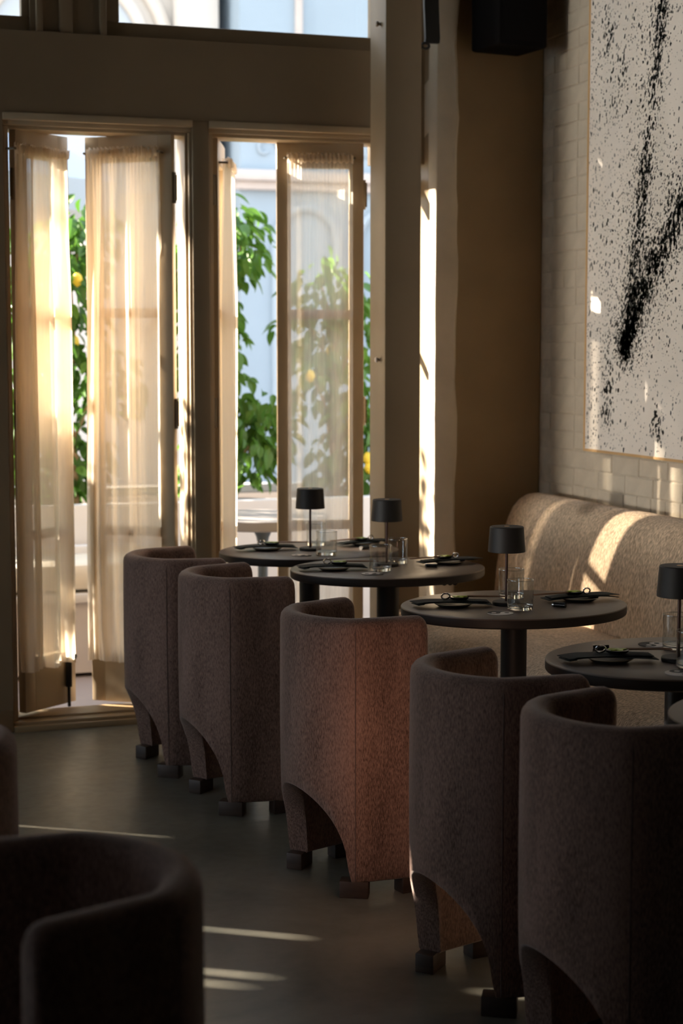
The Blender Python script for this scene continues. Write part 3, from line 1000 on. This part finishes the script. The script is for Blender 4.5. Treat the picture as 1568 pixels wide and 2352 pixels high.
# ================================================================== BARREL CHAIRS
CR, CF, CT, CZ = 0.233, 0.075, 0.06, 0.773
def barrel_chair():
    t = empty('barrel_chair')
    st = []                               # stations: (outer point, outward normal, distance from the arm tip, back angle)
    arm_n, arc_n = 9, 64
    # plan: a round back panel, then two flat arms that flare slightly from the seams to the tips
    SA = radians(56)
    sx, sy = -CR * cos(SA), CR * sin(SA)
    al = hypot(CF - sx, CR - sy)
    ux, uy = (CF - sx) / al, (CR - sy) / al
    # dense outline, softened where arm and back meet
    pts = [(CF - ux * al * k / 44, CR - uy * al * k / 44) for k in range(44)]
    pts += [(CR * cos(pi - SA + 2 * SA * k / 90), CR * sin(pi - SA + 2 * SA * k / 90)) for k in range(91)]
    pts += [(x, -y) for x, y in pts[:44][::-1]]
    for it in range(34):
        pts = [pts[0], pts[1]] + [((pts[k - 1][0] + 2 * pts[k][0] + pts[k + 1][0]) / 4, (pts[k - 1][1] + 2 * pts[k][1] + pts[k + 1][1]) / 4) for k in range(2, len(pts) - 2)] + [pts[-2], pts[-1]]
    cum = [0.0]
    for k in range(1, len(pts)):
        cum.append(cum[-1] + hypot(pts[k][0] - pts[k - 1][0], pts[k][1] - pts[k - 1][1]))
    T = cum[-1]
    def at_len(e):
        k = max(1, min(len(pts) - 1, next((j for j, c in enumerate(cum) if c >= e), len(pts) - 1)))
        q = (e - cum[k - 1]) / max(1e-9, cum[k] - cum[k - 1])
        return Vector((pts[k - 1][0] + (pts[k][0] - pts[k - 1][0]) * q, pts[k - 1][1] + (pts[k][1] - pts[k - 1][1]) * q))
    tips = [0.0, 0.002, 0.005, 0.010, 0.016, 0.023, 0.032]
    es = tips + [0.032 + (T - 0.064) * k / 96 for k in range(1, 96)] + [T - e for e in tips[::-1]]
    st = []
    for e in es:
        p = at_len(e)
        tg = (at_len(min(T, e + 0.004)) - at_len(max(0.0, e - 0.004))).normalized()
        a = atan2(p.y, p.x)
        a = (a - pi) if a > 0 else (a + pi)
        st.append(((p.x, p.y), (-tg.y, tg.x), min(e, T - e), a if abs(a) < radians(60) else None))
    if st[len(st) // 2][1][0] > 0:        # normals must point outwards
        st = [(p, (-n[0], -n[1]), d, a) for (p, n, d, a) in st]
    rc = 0.030
    b = MB()
    NS = 0
    for (p, n, d, a) in st:
        k = 1.0 if d >= rc else sqrt(max(0.0, 1 - ((rc - d) / rc) ** 2))     # 0 at the tip
        half = CT / 2 * (0.45 + 0.55 * k)
        top = CZ - 0.032 * (1 - k)
        zb = 0.044
        if a is not None:
            q = abs(a) / radians(50)
            if q < 1:
                zb = 0.044 + 0.248 * sqrt(1 - q * q) ** 0.9
        c = (p[0] - n[0] * CT / 2, p[1] - n[1] * CT / 2)
        zl = [zb, zb + 0.006, zb + 0.05 * 1.0, 0.36 if zb < 0.3 else 0.4, 0.48, 0.58, 0.66, top - 0.030]
        ring = []
        def put(s, z):
            tp = 1 - 0.030 * max(0.0, (0.45 - z) / 0.45) ** 1.3 + 0.008 * sin(pi * min(1, max(0, (z - 0.1) / 0.67)))
            ring.append(((c[0] + n[0] * s) * tp, (c[1] + n[1] * s) * tp, z))
        put(half - 0.006, zl[0])
        for z in zl[1:]:
            put(half, z)
        for g in range(1, 8):
            an = pi * g / 8
            put(half * cos(an), top - 0.030 + 0.030 * sin(an) ** 0.8)
        for z in zl[:0:-1]:
            put(-half, z)
        put(-half + 0.006, zl[0])
        NS = len(ring)
        b.v += ring
    ns = len(st)
    for i in range(ns - 1):
        for k in range(NS):
            k2 = (k + 1) % NS
            b.f.append((i * NS + k, i * NS + k2, (i + 1) * NS + k2, (i + 1) * NS + k))
    b.f.append(tuple(range(NS)))
    b.f.append(tuple((ns - 1) * NS + k for k in range(NS))[::-1])
    sh = b.build('shell', M['chair'], t, smooth=60)
    for sgn in (-1, 1):                   # upright seams where the back panel meets the arms
        sp_ = at_len(al + 0.004 if sgn < 0 else T - al - 0.004)
        pts2 = []
        for z in (0.05, 0.12, 0.2, 0.3, 0.4, 0.5, 0.6, 0.7, 0.742):
            tp = 1 - 0.030 * max(0.0, (0.45 - z) / 0.45) ** 1.3 + 0.008 * sin(pi * min(1, max(0, (z - 0.1) / 0.67)))
            pts2.append((sp_.x * tp, sp_.y * tp, z))
        MB().tube(pts2, 0.0014, 6).build('seam', M['chair_seam'], sh)
    # seat: drum with a domed cushion
    def dprof(r):
        return [(r * cos(pi / 2 + pi * i / 24), r * sin(pi / 2 + pi * i / 24)) for i in range(25)] + [(CF + 0.03, -r * 0.98), (CF + 0.055, -r * 0.9), (CF + 0.06, 0), (CF + 0.055, r * 0.9), (CF + 0.03, r * 0.98)]
    def drum(levels, name, m):
        b = MB()
        n = 0
        for (k, z) in levels:
            P = dprof((CR - CT + 0.004) * k)
            n = len(P)
            b.v += [(x, y, z) for x, y in P]
        for i in range(len(levels) - 1):
            for k in range(n):
                k2 = (k + 1) % n
                b.f.append((i * n + k, i * n + k2, (i + 1) * n + k2, (i + 1) * n + k))
        b.f.append(tuple(range(n))[::-1])
        b.f.append(tuple((len(levels) - 1) * n + k for k in range(n)))
        return b.build(name, m, t, smooth=50)
    drum([(0.97, 0.305), (0.985, 0.315), (0.985, 0.36)], 'seat_base', M['chair'])
    drum([(0.96, 0.362), (0.985, 0.375), (0.985, 0.425), (0.95, 0.447), (0.8, 0.458), (0.4, 0.464)], 'seat_cushion', M['chair'])
    for (x, y, r) in ((-0.118, 0.158, 127), (-0.118, -0.158, -127), (0.045, 0.188, 90), (0.045, -0.188, -90)):
        MB().box(-0.024, 0.024, -0.040, 0.040, 0.0, 0.048, 0.003).build('leg', M['foot'], t, loc=(x, y, 0), rot=(0, 0, radians(r)))
    return t
ch0 = barrel_chair()
chairs = [((1.429, 5.900), 2.4, 'mauve barrel chair nearest the doors, farthest in the row beside the banquette tables'),
          ((1.502, 5.363), 4.6, 'mauve barrel chair second from the doors, overlapping the farthest chair'),
          ((1.585, 4.472), 11.2, 'barrel chair in the middle of the row whose back glows rust red'),
          ((1.632, 3.576), 7.7, 'grey-lit barrel chair in front of the rust-red glowing one, second from the camera end'),
          ((1.668, 3.041), 6.1, 'dark barrel chair at the camera end of the banquette row, cut by the right edge'),
          ((0.340, 2.320), 190, 'large out-of-focus dark barrel chair in the bottom left corner'),
          ((0.210, 3.250), 183, 'barrel chair cut off by the left edge, behind the out-of-focus dark one')]
for i, ((x, y), a, lab) in enumerate(chairs):
    o = ch0 if i == 0 else copy_thing(ch0, (x, y, 0))
    o.location = (x, y, 0)
    o.rotation_euler = (0, 0, radians(a))
    tag(o, lab, 'chair', 'mauve barrel chairs')

# ================================================================== TABLES
TA, TBY = 0.345, 0.288
def bistro_table():
    t = empty('bistro_table')
    MB().lathe([(0.0, 0.7105), (TA - 0.004, 0.7105), (TA - 0.001, 0.713), (TA, 0.716), (TA, 0.736)], 72, sy=TBY / TA).build('table_edge', M['edge'], t)
    MB().lathe([(TA, 0.736), (TA - 0.0012, 0.7388), (TA - 0.004, 0.74), (TA * 0.6, 0.74), (0.0, 0.74)], 72, sy=TBY / TA).build('table_top', M['table'], t)
    MB().lathe([(0.0, 0.7105), (0.039, 0.7105), (0.039, 0.02), (0.0, 0.02)], 32).build('pedestal', M['black'], t)
    MB().lathe([(0.0, 0.0), (0.20, 0.0), (0.205, 0.004), (0.204, 0.010), (0.05, 0.018), (0.0, 0.018)], 40).build('base', M['black'], t)
    return t
tb0 = bistro_table()
tables = [((1.945, 6.090), 'dark round table nearest the doors, farthest in the banquette row'),
          ((2.045, 5.506), 'second dark round table from the doors, with black hooks under its rim'),
          ((2.107, 4.590), 'dark round table in the middle of the banquette row, fully in view'),
          ((2.132, 3.655), 'dark round table cut by the right edge, in front of the fully visible one'),
          ((2.095, 2.985), 'dark round table of which only the left rim shows at the right edge')]
TBL = []
for i, ((x, y), lab) in enumerate(tables):
    o = tb0 if i == 0 else copy_thing(tb0, (x, y, 0))
    o.location = (x, y, 0)
    tag(o, lab, 'table', 'dark round banquette tables')
    TBL.append(o)
hk = MB()
for dx in (0, 0.022, 0.040):
    hk.tube([(0.195 + dx + 0.011 * cos(a), -0.04 + 0.3 * 0.011 * sin(a), 0.694 + 0.019 * sin(a)) for a in [pi + pi * k / 10 * 1.0 for k in range(11)]], 0.0032, 6)
hk.box(0.182, 0.248, -0.046, -0.034, 0.694, 0.7115)
hk.build('bag_hook', M['black'], TBL[1])

TZ = 0.7402
# ---- lamps
def table_lamp():
    t = empty('table_lamp')
    MB().lathe([(0.0, 0.0), (0.040, 0.0), (0.0415, 0.002), (0.0415, 0.008), (0.040, 0.010), (0.006, 0.011), (0.0, 0.011)], 36).build('base', M['lamp'], t)
    MB().lathe([(0.0, 0.010), (0.0042, 0.010), (0.0042, 0.21), (0.0, 0.21)], 14).build('stem', M['stem'], t)
    MB().lathe([(0.0, 0.2345), (0.048, 0.2345), (0.0502, 0.232), (0.0555, 0.160), (0.0548, 0.159), (0.0538, 0.160), (0.0485, 0.229), (0.0, 0.230)], 44).build('lamp_shade', M['lamp'], t)
    MB().lathe([(0.0, 0.200), (0.0445, 0.200), (0.0445, 0.203), (0.0, 0.203)], 30).build('diffuser', M['diffuser'], t)
    MB().lathe([(0.0, 0.2352), (0.008, 0.2352), (0.008, 0.2344)], 16).build('touch_dot', M['bronze'], t)
    return t
lm0 = table_lamp()
for i, (p, lab) in enumerate([((1.944, 6.077), 'small charcoal table lamp on the table nearest the doors'),
                              ((2.056, 5.547), 'small charcoal table lamp on the second table, before the square post'),
                              ((2.078, 4.583), 'small charcoal table lamp on the fully visible table, before the banquette back'),
                              ((2.098, 3.611), 'small charcoal table lamp cut by the right edge of the photo')]):
    o = lm0 if i == 0 else copy_thing(lm0, (0, 0, 0))
    o.location = (*p, TZ)
    tag(o, lab, 'lamp', 'charcoal table lamps')

# ---- tumblers
def tumbler():
    t = empty('tumbler')
    MB().lathe([(0.0375, 0.006), (0.0382, 0.012), (0.0390, 0.0875)], 40).build('wall', M['glass'], t, smooth=60)
    MB().lathe([(0.0391, 0.0865), (0.0395, 0.0878), (0.0391, 0.0891), (0.0382, 0.0893), (0.0376, 0.0886), (0.0378, 0.0870)], 40, close=True).build('rim', M['glass_rim'], t, smooth=60)
    MB().lathe([(0.0, 0.0), (0.034, 0.0), (0.0368, 0.0025), (0.0374, 0.008), (0.0368, 0.0135), (0.030, 0.0118), (0.0, 0.0105)], 40).build('base', M['glass_base'], t, smooth=60)
    return t
g0 = tumbler()
for i, (p, lab) in enumerate([((1.955, 5.915), 'clear tumbler on the table nearest the doors, nearer the camera than its lamp'),
                              ((2.012, 6.215), 'clear tumbler behind the lamp on the table nearest the doors'),
                              ((1.988, 5.425), 'clear tumbler in front of the lamp on the second table from the doors'),
                              ((2.114, 5.602), 'clear tumbler beside the lamp stem at the back of the second table'),
                              ((2.076, 4.480), 'clear tumbler in front of the lamp on the fully visible table'),
                              ((2.150, 4.705), 'clear tumbler behind the lamp stem on the fully visible table'),
                              ((2.086, 3.525), 'clear tumbler in front of the lamp at the right edge'),
                              ((2.182, 3.760), 'clear tumbler behind the lamp at the right edge')]):
    o = g0 if i == 0 else copy_thing(g0, (0, 0, 0))
    o.location = (*p, TZ)
    tag(o, lab, 'glass', 'clear tumblers on the tables')

# ---- place settings
def plate():
    t = empty('plate')
    MB().lathe([(0.0, 0.0), (0.040, 0.0), (0.046, 0.003), (0.0585, 0.0105), (0.0575, 0.0118), (0.044, 0.006), (0.0, 0.0048)], 40).build('dish', M['plate'], t)
    MB().lathe([(0.0580, 0.0098), (0.0592, 0.0108), (0.0586, 0.0122), (0.0574, 0.0119)], 40, close=True).build('rim', M['plate_rim'], t)
    return t
def napkin():
    """black cloth folded in a long strip, slightly fanned at one end"""
    b = MB()
    N = 14
    for layer, (dz, w0, w1, sk, x0, x1) in enumerate(((0.0, 0.034, 0.030, 0.012, -0.122, 0.112), (0.0030, 0.036, 0.024, -0.008, -0.128, 0.104))):
        k0 = len(b.v)
        for i in range(N + 1):
            u = i / N
            x = x0 + (x1 - x0) * u
            w = w0 + (w1 - w0) * u
            yc = sk * (0.5 - u)
            sag = -0.009 * abs(2 * u - 1) ** 2.2 + 0.0012 * sin(7 * u + layer)
            z = 0.0128 + dz + sag * (0.9 - 0.4 * layer)
            tip = 0.016 * (1 - u / 0.2) if u < 0.2 else 0.0
            for (yy, zz) in ((-w + yc, 0), (w + yc - tip, 0), (w + yc - tip, 0.0018), (-w + yc, 0.0018)):
                b.v.append((x + (0.016 if yy < yc and u < 0.1 else 0), yy, z + zz))
        for i in range(N):
            for k in range(4):
                k2 = (k + 1) % 4
                b.f.append((k0 + i * 4 + k, k0 + i * 4 + k2, k0 + i * 4 + 4 + k2, k0 + i * 4 + 4 + k))
        b.f.append((k0 + 3, k0 + 2, k0 + 1, k0))
        b.f.append((k0 + N * 4, k0 + N * 4 + 1, k0 + N * 4 + 2, k0 + N * 4 + 3))
    return b.build('napkin', M['napkin'], smooth=40)
def ornament():
    t = empty('leaf_ornament')
    MB().lathe([(0.0, 0.0), (0.020, 0.0), (0.026, 0.004), (0.0275, 0.0085), (0.026, 0.009), (0.0, 0.0075)], 26, sx=1.05, sy=0.85).build('dish', M['dark_dish'], t)
    lv = MB()
    vs = []
    n = 30
    for i in range(n):
        a = 2 * pi * i / n
        r = 0.0165 * (1 + 0.28 * cos(5 * a))
        vs.append((r * cos(a) * 1.15, r * sin(a) * 0.9, 0.0105 + 0.001 * cos(3 * a)))
    vs.append((0, 0, 0.0125))
    lv.add(vs + [(x, y, 0.008) for x, y, z in vs[:-1]], [(i, (i + 1) % n, n) for i in range(n)] + [(i, n + 1 + i, n + 1 + (i + 1) % n, (i + 1) % n) for i in range(n)])
    lv.build('leaf', M['green'], t)
    rg = MB()
    pts = [(-0.040 + 0.013 * cos(a), 0.006 + 0.004 * cos(a), 0.0100 + 0.0080 * sin(a)) for a in [2 * pi * k / 20 for k in range(21)]]
    rg.tube(pts, 0.0026, 8, cap=False)
    rg.build('ring', M['chrome'], t)
    return t
def chopstick():
    return MB().tube([(-0.055, 0, 0), (0.0, 0, 0), (0.06, 0, 0)], [0.0026, 0.0024, 0.0013], 8).build('chopstick', M['stick'])
def tube_rest():
    t = empty('black_tube')
    pts = [(-0.019, 0, 0.0075), (-0.010, 0, 0.0075), (0.010, 0, 0.0078), (0.019, 0, 0.008)]
    MB().tube(pts, [0.0070, 0.0072, 0.0074, 0.0078], 16).build('barrel', M['dark_dish'], t)
    MB().tube([(-0.0215, 0, 0.0075), (-0.017, 0, 0.0075)], 0.0076, 16).build('cap', M['chrome'], t)
    return t
pl0, nk0, or0, cs0, tb_0 = plate(), napkin(), ornament(), chopstick(), tube_rest()
seen = {}
def inst(src, loc, rz, lab, cat, group, rx=0.0, ry=0.0):
    if src.name in seen:
        o = copy_thing(src, loc, rz)
    else:
        seen[src.name] = 1
        o = src
    o.location = loc
    o.rotation_euler = (rx, ry, rz)
    return tag(o, lab, cat, group)
settings = [  # x, y, rotation, flip (right-hand setting), phrase, tube offset
    (1.790, 6.130, -6, False, 'chair side of the table nearest the doors', None),
    (2.195, 6.165, 10, True, 'bench side of the table nearest the doors', (2.146, 6.030, 25)),
    (1.845, 5.500, -10, False, 'chair side of the second table from the doors', None),
    (2.285, 5.530, 4, True, 'bench side of the second table from the doors', (2.183, 5.441, -35)),
    (1.915, 4.600, -14, False, 'chair side of the fully visible table', None),
    (2.320, 4.585, 0, True, 'bench side of the fully visible table', (2.202, 4.477, -50)),
    (1.935, 3.655, -12, False, 'chair side of the table cut by the right edge', (1.984, 3.795, -22))]
for (x, y, a, flip, ph, tb) in settings:
    rz = radians(a + (180 if flip else 0))
    u = Vector((cos(rz), sin(rz), 0))
    n = Vector((-u.y, u.x, 0))
    c = Vector((x, y, TZ))
    inst(pl0, c, rz, 'small dark plate under a napkin, ' + ph, 'plate', 'small dark plates')
    inst(nk0, c + Vector((0, 0, 0.0022)), rz, 'folded black napkin on its plate, ' + ph, 'napkin', 'folded black napkins')
    up = 0.0200
    inst(or0, c + u * 0.018 + Vector((0, 0, up)), rz, 'green leaf ornament with ring, ' + ph, 'ornament', 'green leaf ornaments')
    for s in (0, 1):
        inst(cs0, c + u * 0.098 + n * (0.006 + s * 0.008) + Vector((0, 0, 0.0275)), rz + 0.03 * s, ('nearer' if (s == 0) != flip else 'farther') + ' brown chopstick, ' + ph, 'chopstick', 'chopsticks ' + ph, ry=0.02)
    if tb:
        inst(tb_0, Vector((tb[0], tb[1], TZ)), radians(tb[2]), 'small glossy black tube, ' + ph, 'tube', 'small black tubes')

# ---- coasters
def coaster():
    t = empty('coaster')
    R = 0.0375
    half, other = [], []
    N = 26
    def S(sgn):
        pts = []
        for i in range(N + 1):                       # outer arc of one comma
            a = pi / 2 + sgn * pi * i / N
            pts.append((R * cos(a), R * sin(a)))
        for i in range(1, N + 1):                    # lower inner half circle, then the upper one
            a = -pi / 2 + pi * i / N
            pts.append((R / 2 * cos(a), -R / 2 + R / 2 * sin(a)))
        for i in range(1, N):
            a = -pi / 2 - pi * i / N
            pts.append((R / 2 * cos(a), R / 2 + R / 2 * sin(a)))
        return pts
    for sgn, m, nm in ((1, M['coaster_w'], 'pale_half'), (-1, M['coaster_d'], 'dark_half')):
        pts = S(sgn)
        n = len(pts)
        bm = bmesh.new()
        vs = [bm.verts.new((x, y, 0.0016)) for x, y in pts]
        f = bm.faces.new(vs)
        r = bmesh.ops.extrude_face_region(bm, geom=[f])
        for v in r['geom']:
            if isinstance(v, bmesh.types.BMVert):
                v.co.z = 0.0
        bmesh.ops.triangulate(bm, faces=[g for g in bm.faces if len(g.verts) > 4])
        me = bpy.data.meshes.new(nm)
        bmesh.ops.recalc_face_normals(bm, faces=bm.faces[:])
        bm.to_mesh(me)
        bm.free()
        me.materials.append(m)
        link(nm, me, t)
    for y, m, nm in ((R / 2, M['coaster_w'], 'pale_dot'), (-R / 2, M['coaster_d'], 'dark_dot')):
        MB().lathe([(0.0, 0.0021), (0.007, 0.0021), (0.007, 0.001)], 16, (0, y, 0)).build(nm, m, t)
    return t
co0 = coaster()
for (x, y, a, lab) in ((1.861, 5.925, 250, 'two-tone comma coaster on the table nearest the doors'),
                       (1.934, 5.357, 250, 'two-tone comma coaster on the second table from the doors'),
                       (1.993, 4.435, 75, 'two-tone comma coaster in front of the tumbler on the fully visible table'),
                       (2.022, 3.466, 0, 'two-tone comma coaster at the right edge, nearest the camera'),
                       (2.150, 3.830, 120, 'two-tone comma coaster half hidden behind the tumblers at the right edge')):
    inst(co0, Vector((x, y, TZ)), radians(a), lab, 'coaster', 'two-tone coasters')

# ================================================================== PAINTING
def painting():
    t = empty('painting', (0, 0, 0))
    y1, y0, z0, z1 = 6.088, 4.10, 1.094, 3.35
    xf, xb = 3.088, 3.128
    fr = MB()
    fr.box(xf, xb, y0, y1, z0 - 0.0, z0 + 0.010, 0.001)
    fr.box(xf, xb, y0, y1, z1 - 0.010, z1, 0.001)
    fr.box(xf, xb, y1 - 0.010, y1, z0 + 0.010, z1 - 0.010, 0.001)
    fr.box(xf, xb, y0, y0 + 0.010, z0 + 0.010, z1 - 0.010, 0.001)
    fr.build('frame', M['oak'], t)
    MB().box(xf + 0.004, xb - 0.004, y0 + 0.010, y1 - 0.010, z0 + 0.010, z1 - 0.010).build('canvas', M['canvas'], t, smooth=0)
    # ink spatter laid on the canvas
    r = random.Random(21)
    b = MB()
    X = xf + 0.0034
    def blob(y, z, s, el, tilt, n=9):
        if not (y0 + 0.016 < y < y1 - 0.016 and z0 + 0.016 < z < z1 - 0.016):
            return
        if s > 0.006:
            n = 14
        k = len(b.v)
        for i in range(n):
            a = 2 * pi * i / n
            q = s * (1 + r.uniform(-0.28, 0.28))
            yy, zz = q * cos(a) / sqrt(el), q * sin(a) * sqrt(el)
            b.v.append((X, y + yy * cos(tilt) - zz * sin(tilt), z + yy * sin(tilt) + zz * cos(tilt)))
        b.f.append(tuple(range(k, k + n)))
    # streak spine (y, z): comes down from the top, slightly towards the doors, then a second one crossing from the right
    A = [(5.484, 2.944), (5.513, 2.739), (5.547, 2.549), (5.619, 2.227), (5.64, 2.068), (5.677, 1.894), (5.697, 1.717), (5.736, 1.565), (5.784, 1.467)]
    B = [(5.141, 2.163), (5.309, 2.046), (5.41, 1.932), (5.515, 1.83), (5.609, 1.739), (5.678, 1.645), (5.736, 1.549), (5.775, 1.484)]
    wA = [0.030, 0.034, 0.036, 0.040, 0.046, 0.046, 0.046, 0.044, 0.035]
    wB = [0.070, 0.070, 0.066, 0.062, 0.056, 0.052, 0.044, 0.032]
    def lerp(P, Wd, t):
        f = t * (len(P) - 1)
        i = min(int(f), len(P) - 2)
        q = f - i
        return P[i][0] * (1 - q) + P[i + 1][0] * q, P[i][1] * (1 - q) + P[i + 1][1] * q, Wd[i] * (1 - q) + Wd[i + 1] * q
    for P, Wd, cnt, dens in ((A, wA, 2300, 0.55), (B, wB, 2500, 0.8)):
        for i in range(cnt):
            y, z, w = lerp(P, Wd, r.random())
            g = r.gauss(0, 1)
            if abs(g) < 0.8 and r.random() < dens:
                s = r.uniform(0.0025, 0.0088)
            else:
                s = r.uniform(0.001, 0.0042) * (1.0 if r.random() < 0.85 else 1.8)
            blob(y + g * w, z + r.gauss(0, 0.025) + 0.3 * g * w, s, r.uniform(1.1, 2.8), r.uniform(0.05, 0.5))
        for i in range(int(cnt * 0.8)):                 # wide halo of droplets
            y, z, w = lerp(P, Wd, r.random())
            blob(y + r.gauss(0, 1) * (w * 1.6 + 0.05), z + r.gauss(0, 0.07), 0.0008 + 0.0038 * r.random() ** 2, r.uniform(1, 2.4), r.uniform(0, 0.5))
    for i in range(7000):                               # fine mist, denser to the left
        u = r.random()
        y = y1 - 0.012 - (y1 - y0) * u ** 1.6
        z = r.uniform(z0, z1)
        # clearer field right of the first streak
        if 5.05 < y < 5.47 and z > 2.35 and r.random() < 0.62:
            continue
        s = 0.0010 + 0.0028 * r.random() ** 2.0
        blob(y, z, s, r.uniform(1.0, 2.4), r.uniform(-0.2, 0.4), 7)
    for i in range(1500):                                # larger drops
        y = y1 - 0.02 - (y1 - y0) * r.random() ** 1.15
        z = r.uniform(z0, z1)
        if 5.05 < y < 5.47 and z > 2.35 and r.random() < 0.6:
            continue
        blob(y, z, 0.0024 + 0.0052 * r.random() ** 1.6, r.uniform(1.2, 2.8), r.uniform(-0.1, 0.35), 11)
    for (cy, cz, n, sp) in ((5.90, 1.27, 70, 0.05), (5.88, 1.36, 40, 0.04), (5.50, 1.22, 60, 0.05), (5.93, 2.7, 60, 0.06), (5.86, 2.45, 40, 0.07), (5.80, 2.55, 30, 0.05)):
        for i in range(n):
            blob(cy + r.gauss(0, sp * 0.5), cz + r.gauss(0, sp), r.uniform(0.002, 0.0075), r.uniform(1.2, 2.8), r.uniform(0, 0.4))
    me = bpy.data.meshes.new('ink_spatter')
    me.from_pydata(b.v, [], b.f)
    me.materials.append(M['ink'])
    o = link('ink_spatter', me, t, kind='stuff')
    tag(t, 'large canvas spattered with black ink in a thin oak frame on the brick wall', 'painting')
painting()

# ================================================================== UP IN THE CORNER
sp = empty('loudspeaker', (2.905, 6.43, 2.70), radians(8))
MB().box(-0.115, 0.115, -0.11, 0.11, 0.0, 0.42, 0.012).build('cabinet', M['speaker'], sp)
MB().box(-0.10, 0.10, -0.116, -0.108, 0.02, 0.40, 0.004).build('grille', M['speaker'], sp)
MB().box(-0.03, 0.03, 0.10, 0.185, 0.17, 0.25, 0.003).build('bracket', M['black'], sp)
tag(sp, 'black loudspeaker mounted high in the corner beside the brick wall', 'speaker')
hs = empty('hanging_strap', (2.535, 6.37, 2.685))
st_ = MB()
pr = [(-0.030, 0.55), (-0.030, 0.34), (-0.026, 0.16), (-0.020, 0.03), (-0.022, 0.012)]
vs, fs = [], []
for (x, z) in pr:
    for (dx, dy) in ((0, -0.012), (0.058, -0.018), (0.058, 0.0), (0, 0.006)):
        vs.append((x + dx, dy, z))
for i in range(len(pr) - 1):
    for k in range(4):
        fs.append((i * 4 + k, i * 4 + (k + 1) % 4, i * 4 + 4 + (k + 1) % 4, i * 4 + 4 + k))
fs += [(0, 1, 2, 3), (16, 17, 18, 19)]
st_.add(vs, fs)
st_.build('strap', M['black'], hs)
MB().tube([(-0.022 + 0.016 * cos(a), -0.012, 0.0 + 0.011 * sin(a)) for a in [2 * pi * k / 18 for k in range(19)]], 0.005, 8, cap=False).build('ring', M['black'], hs)
MB().box(-0.03, 0.03, -0.004, 0.062, 0.49, 0.55, 0.003).build('wall_plate', M['black'], hs)
tag(hs, 'black strap hanging high beside the square post, ending in a small ring', 'strap')
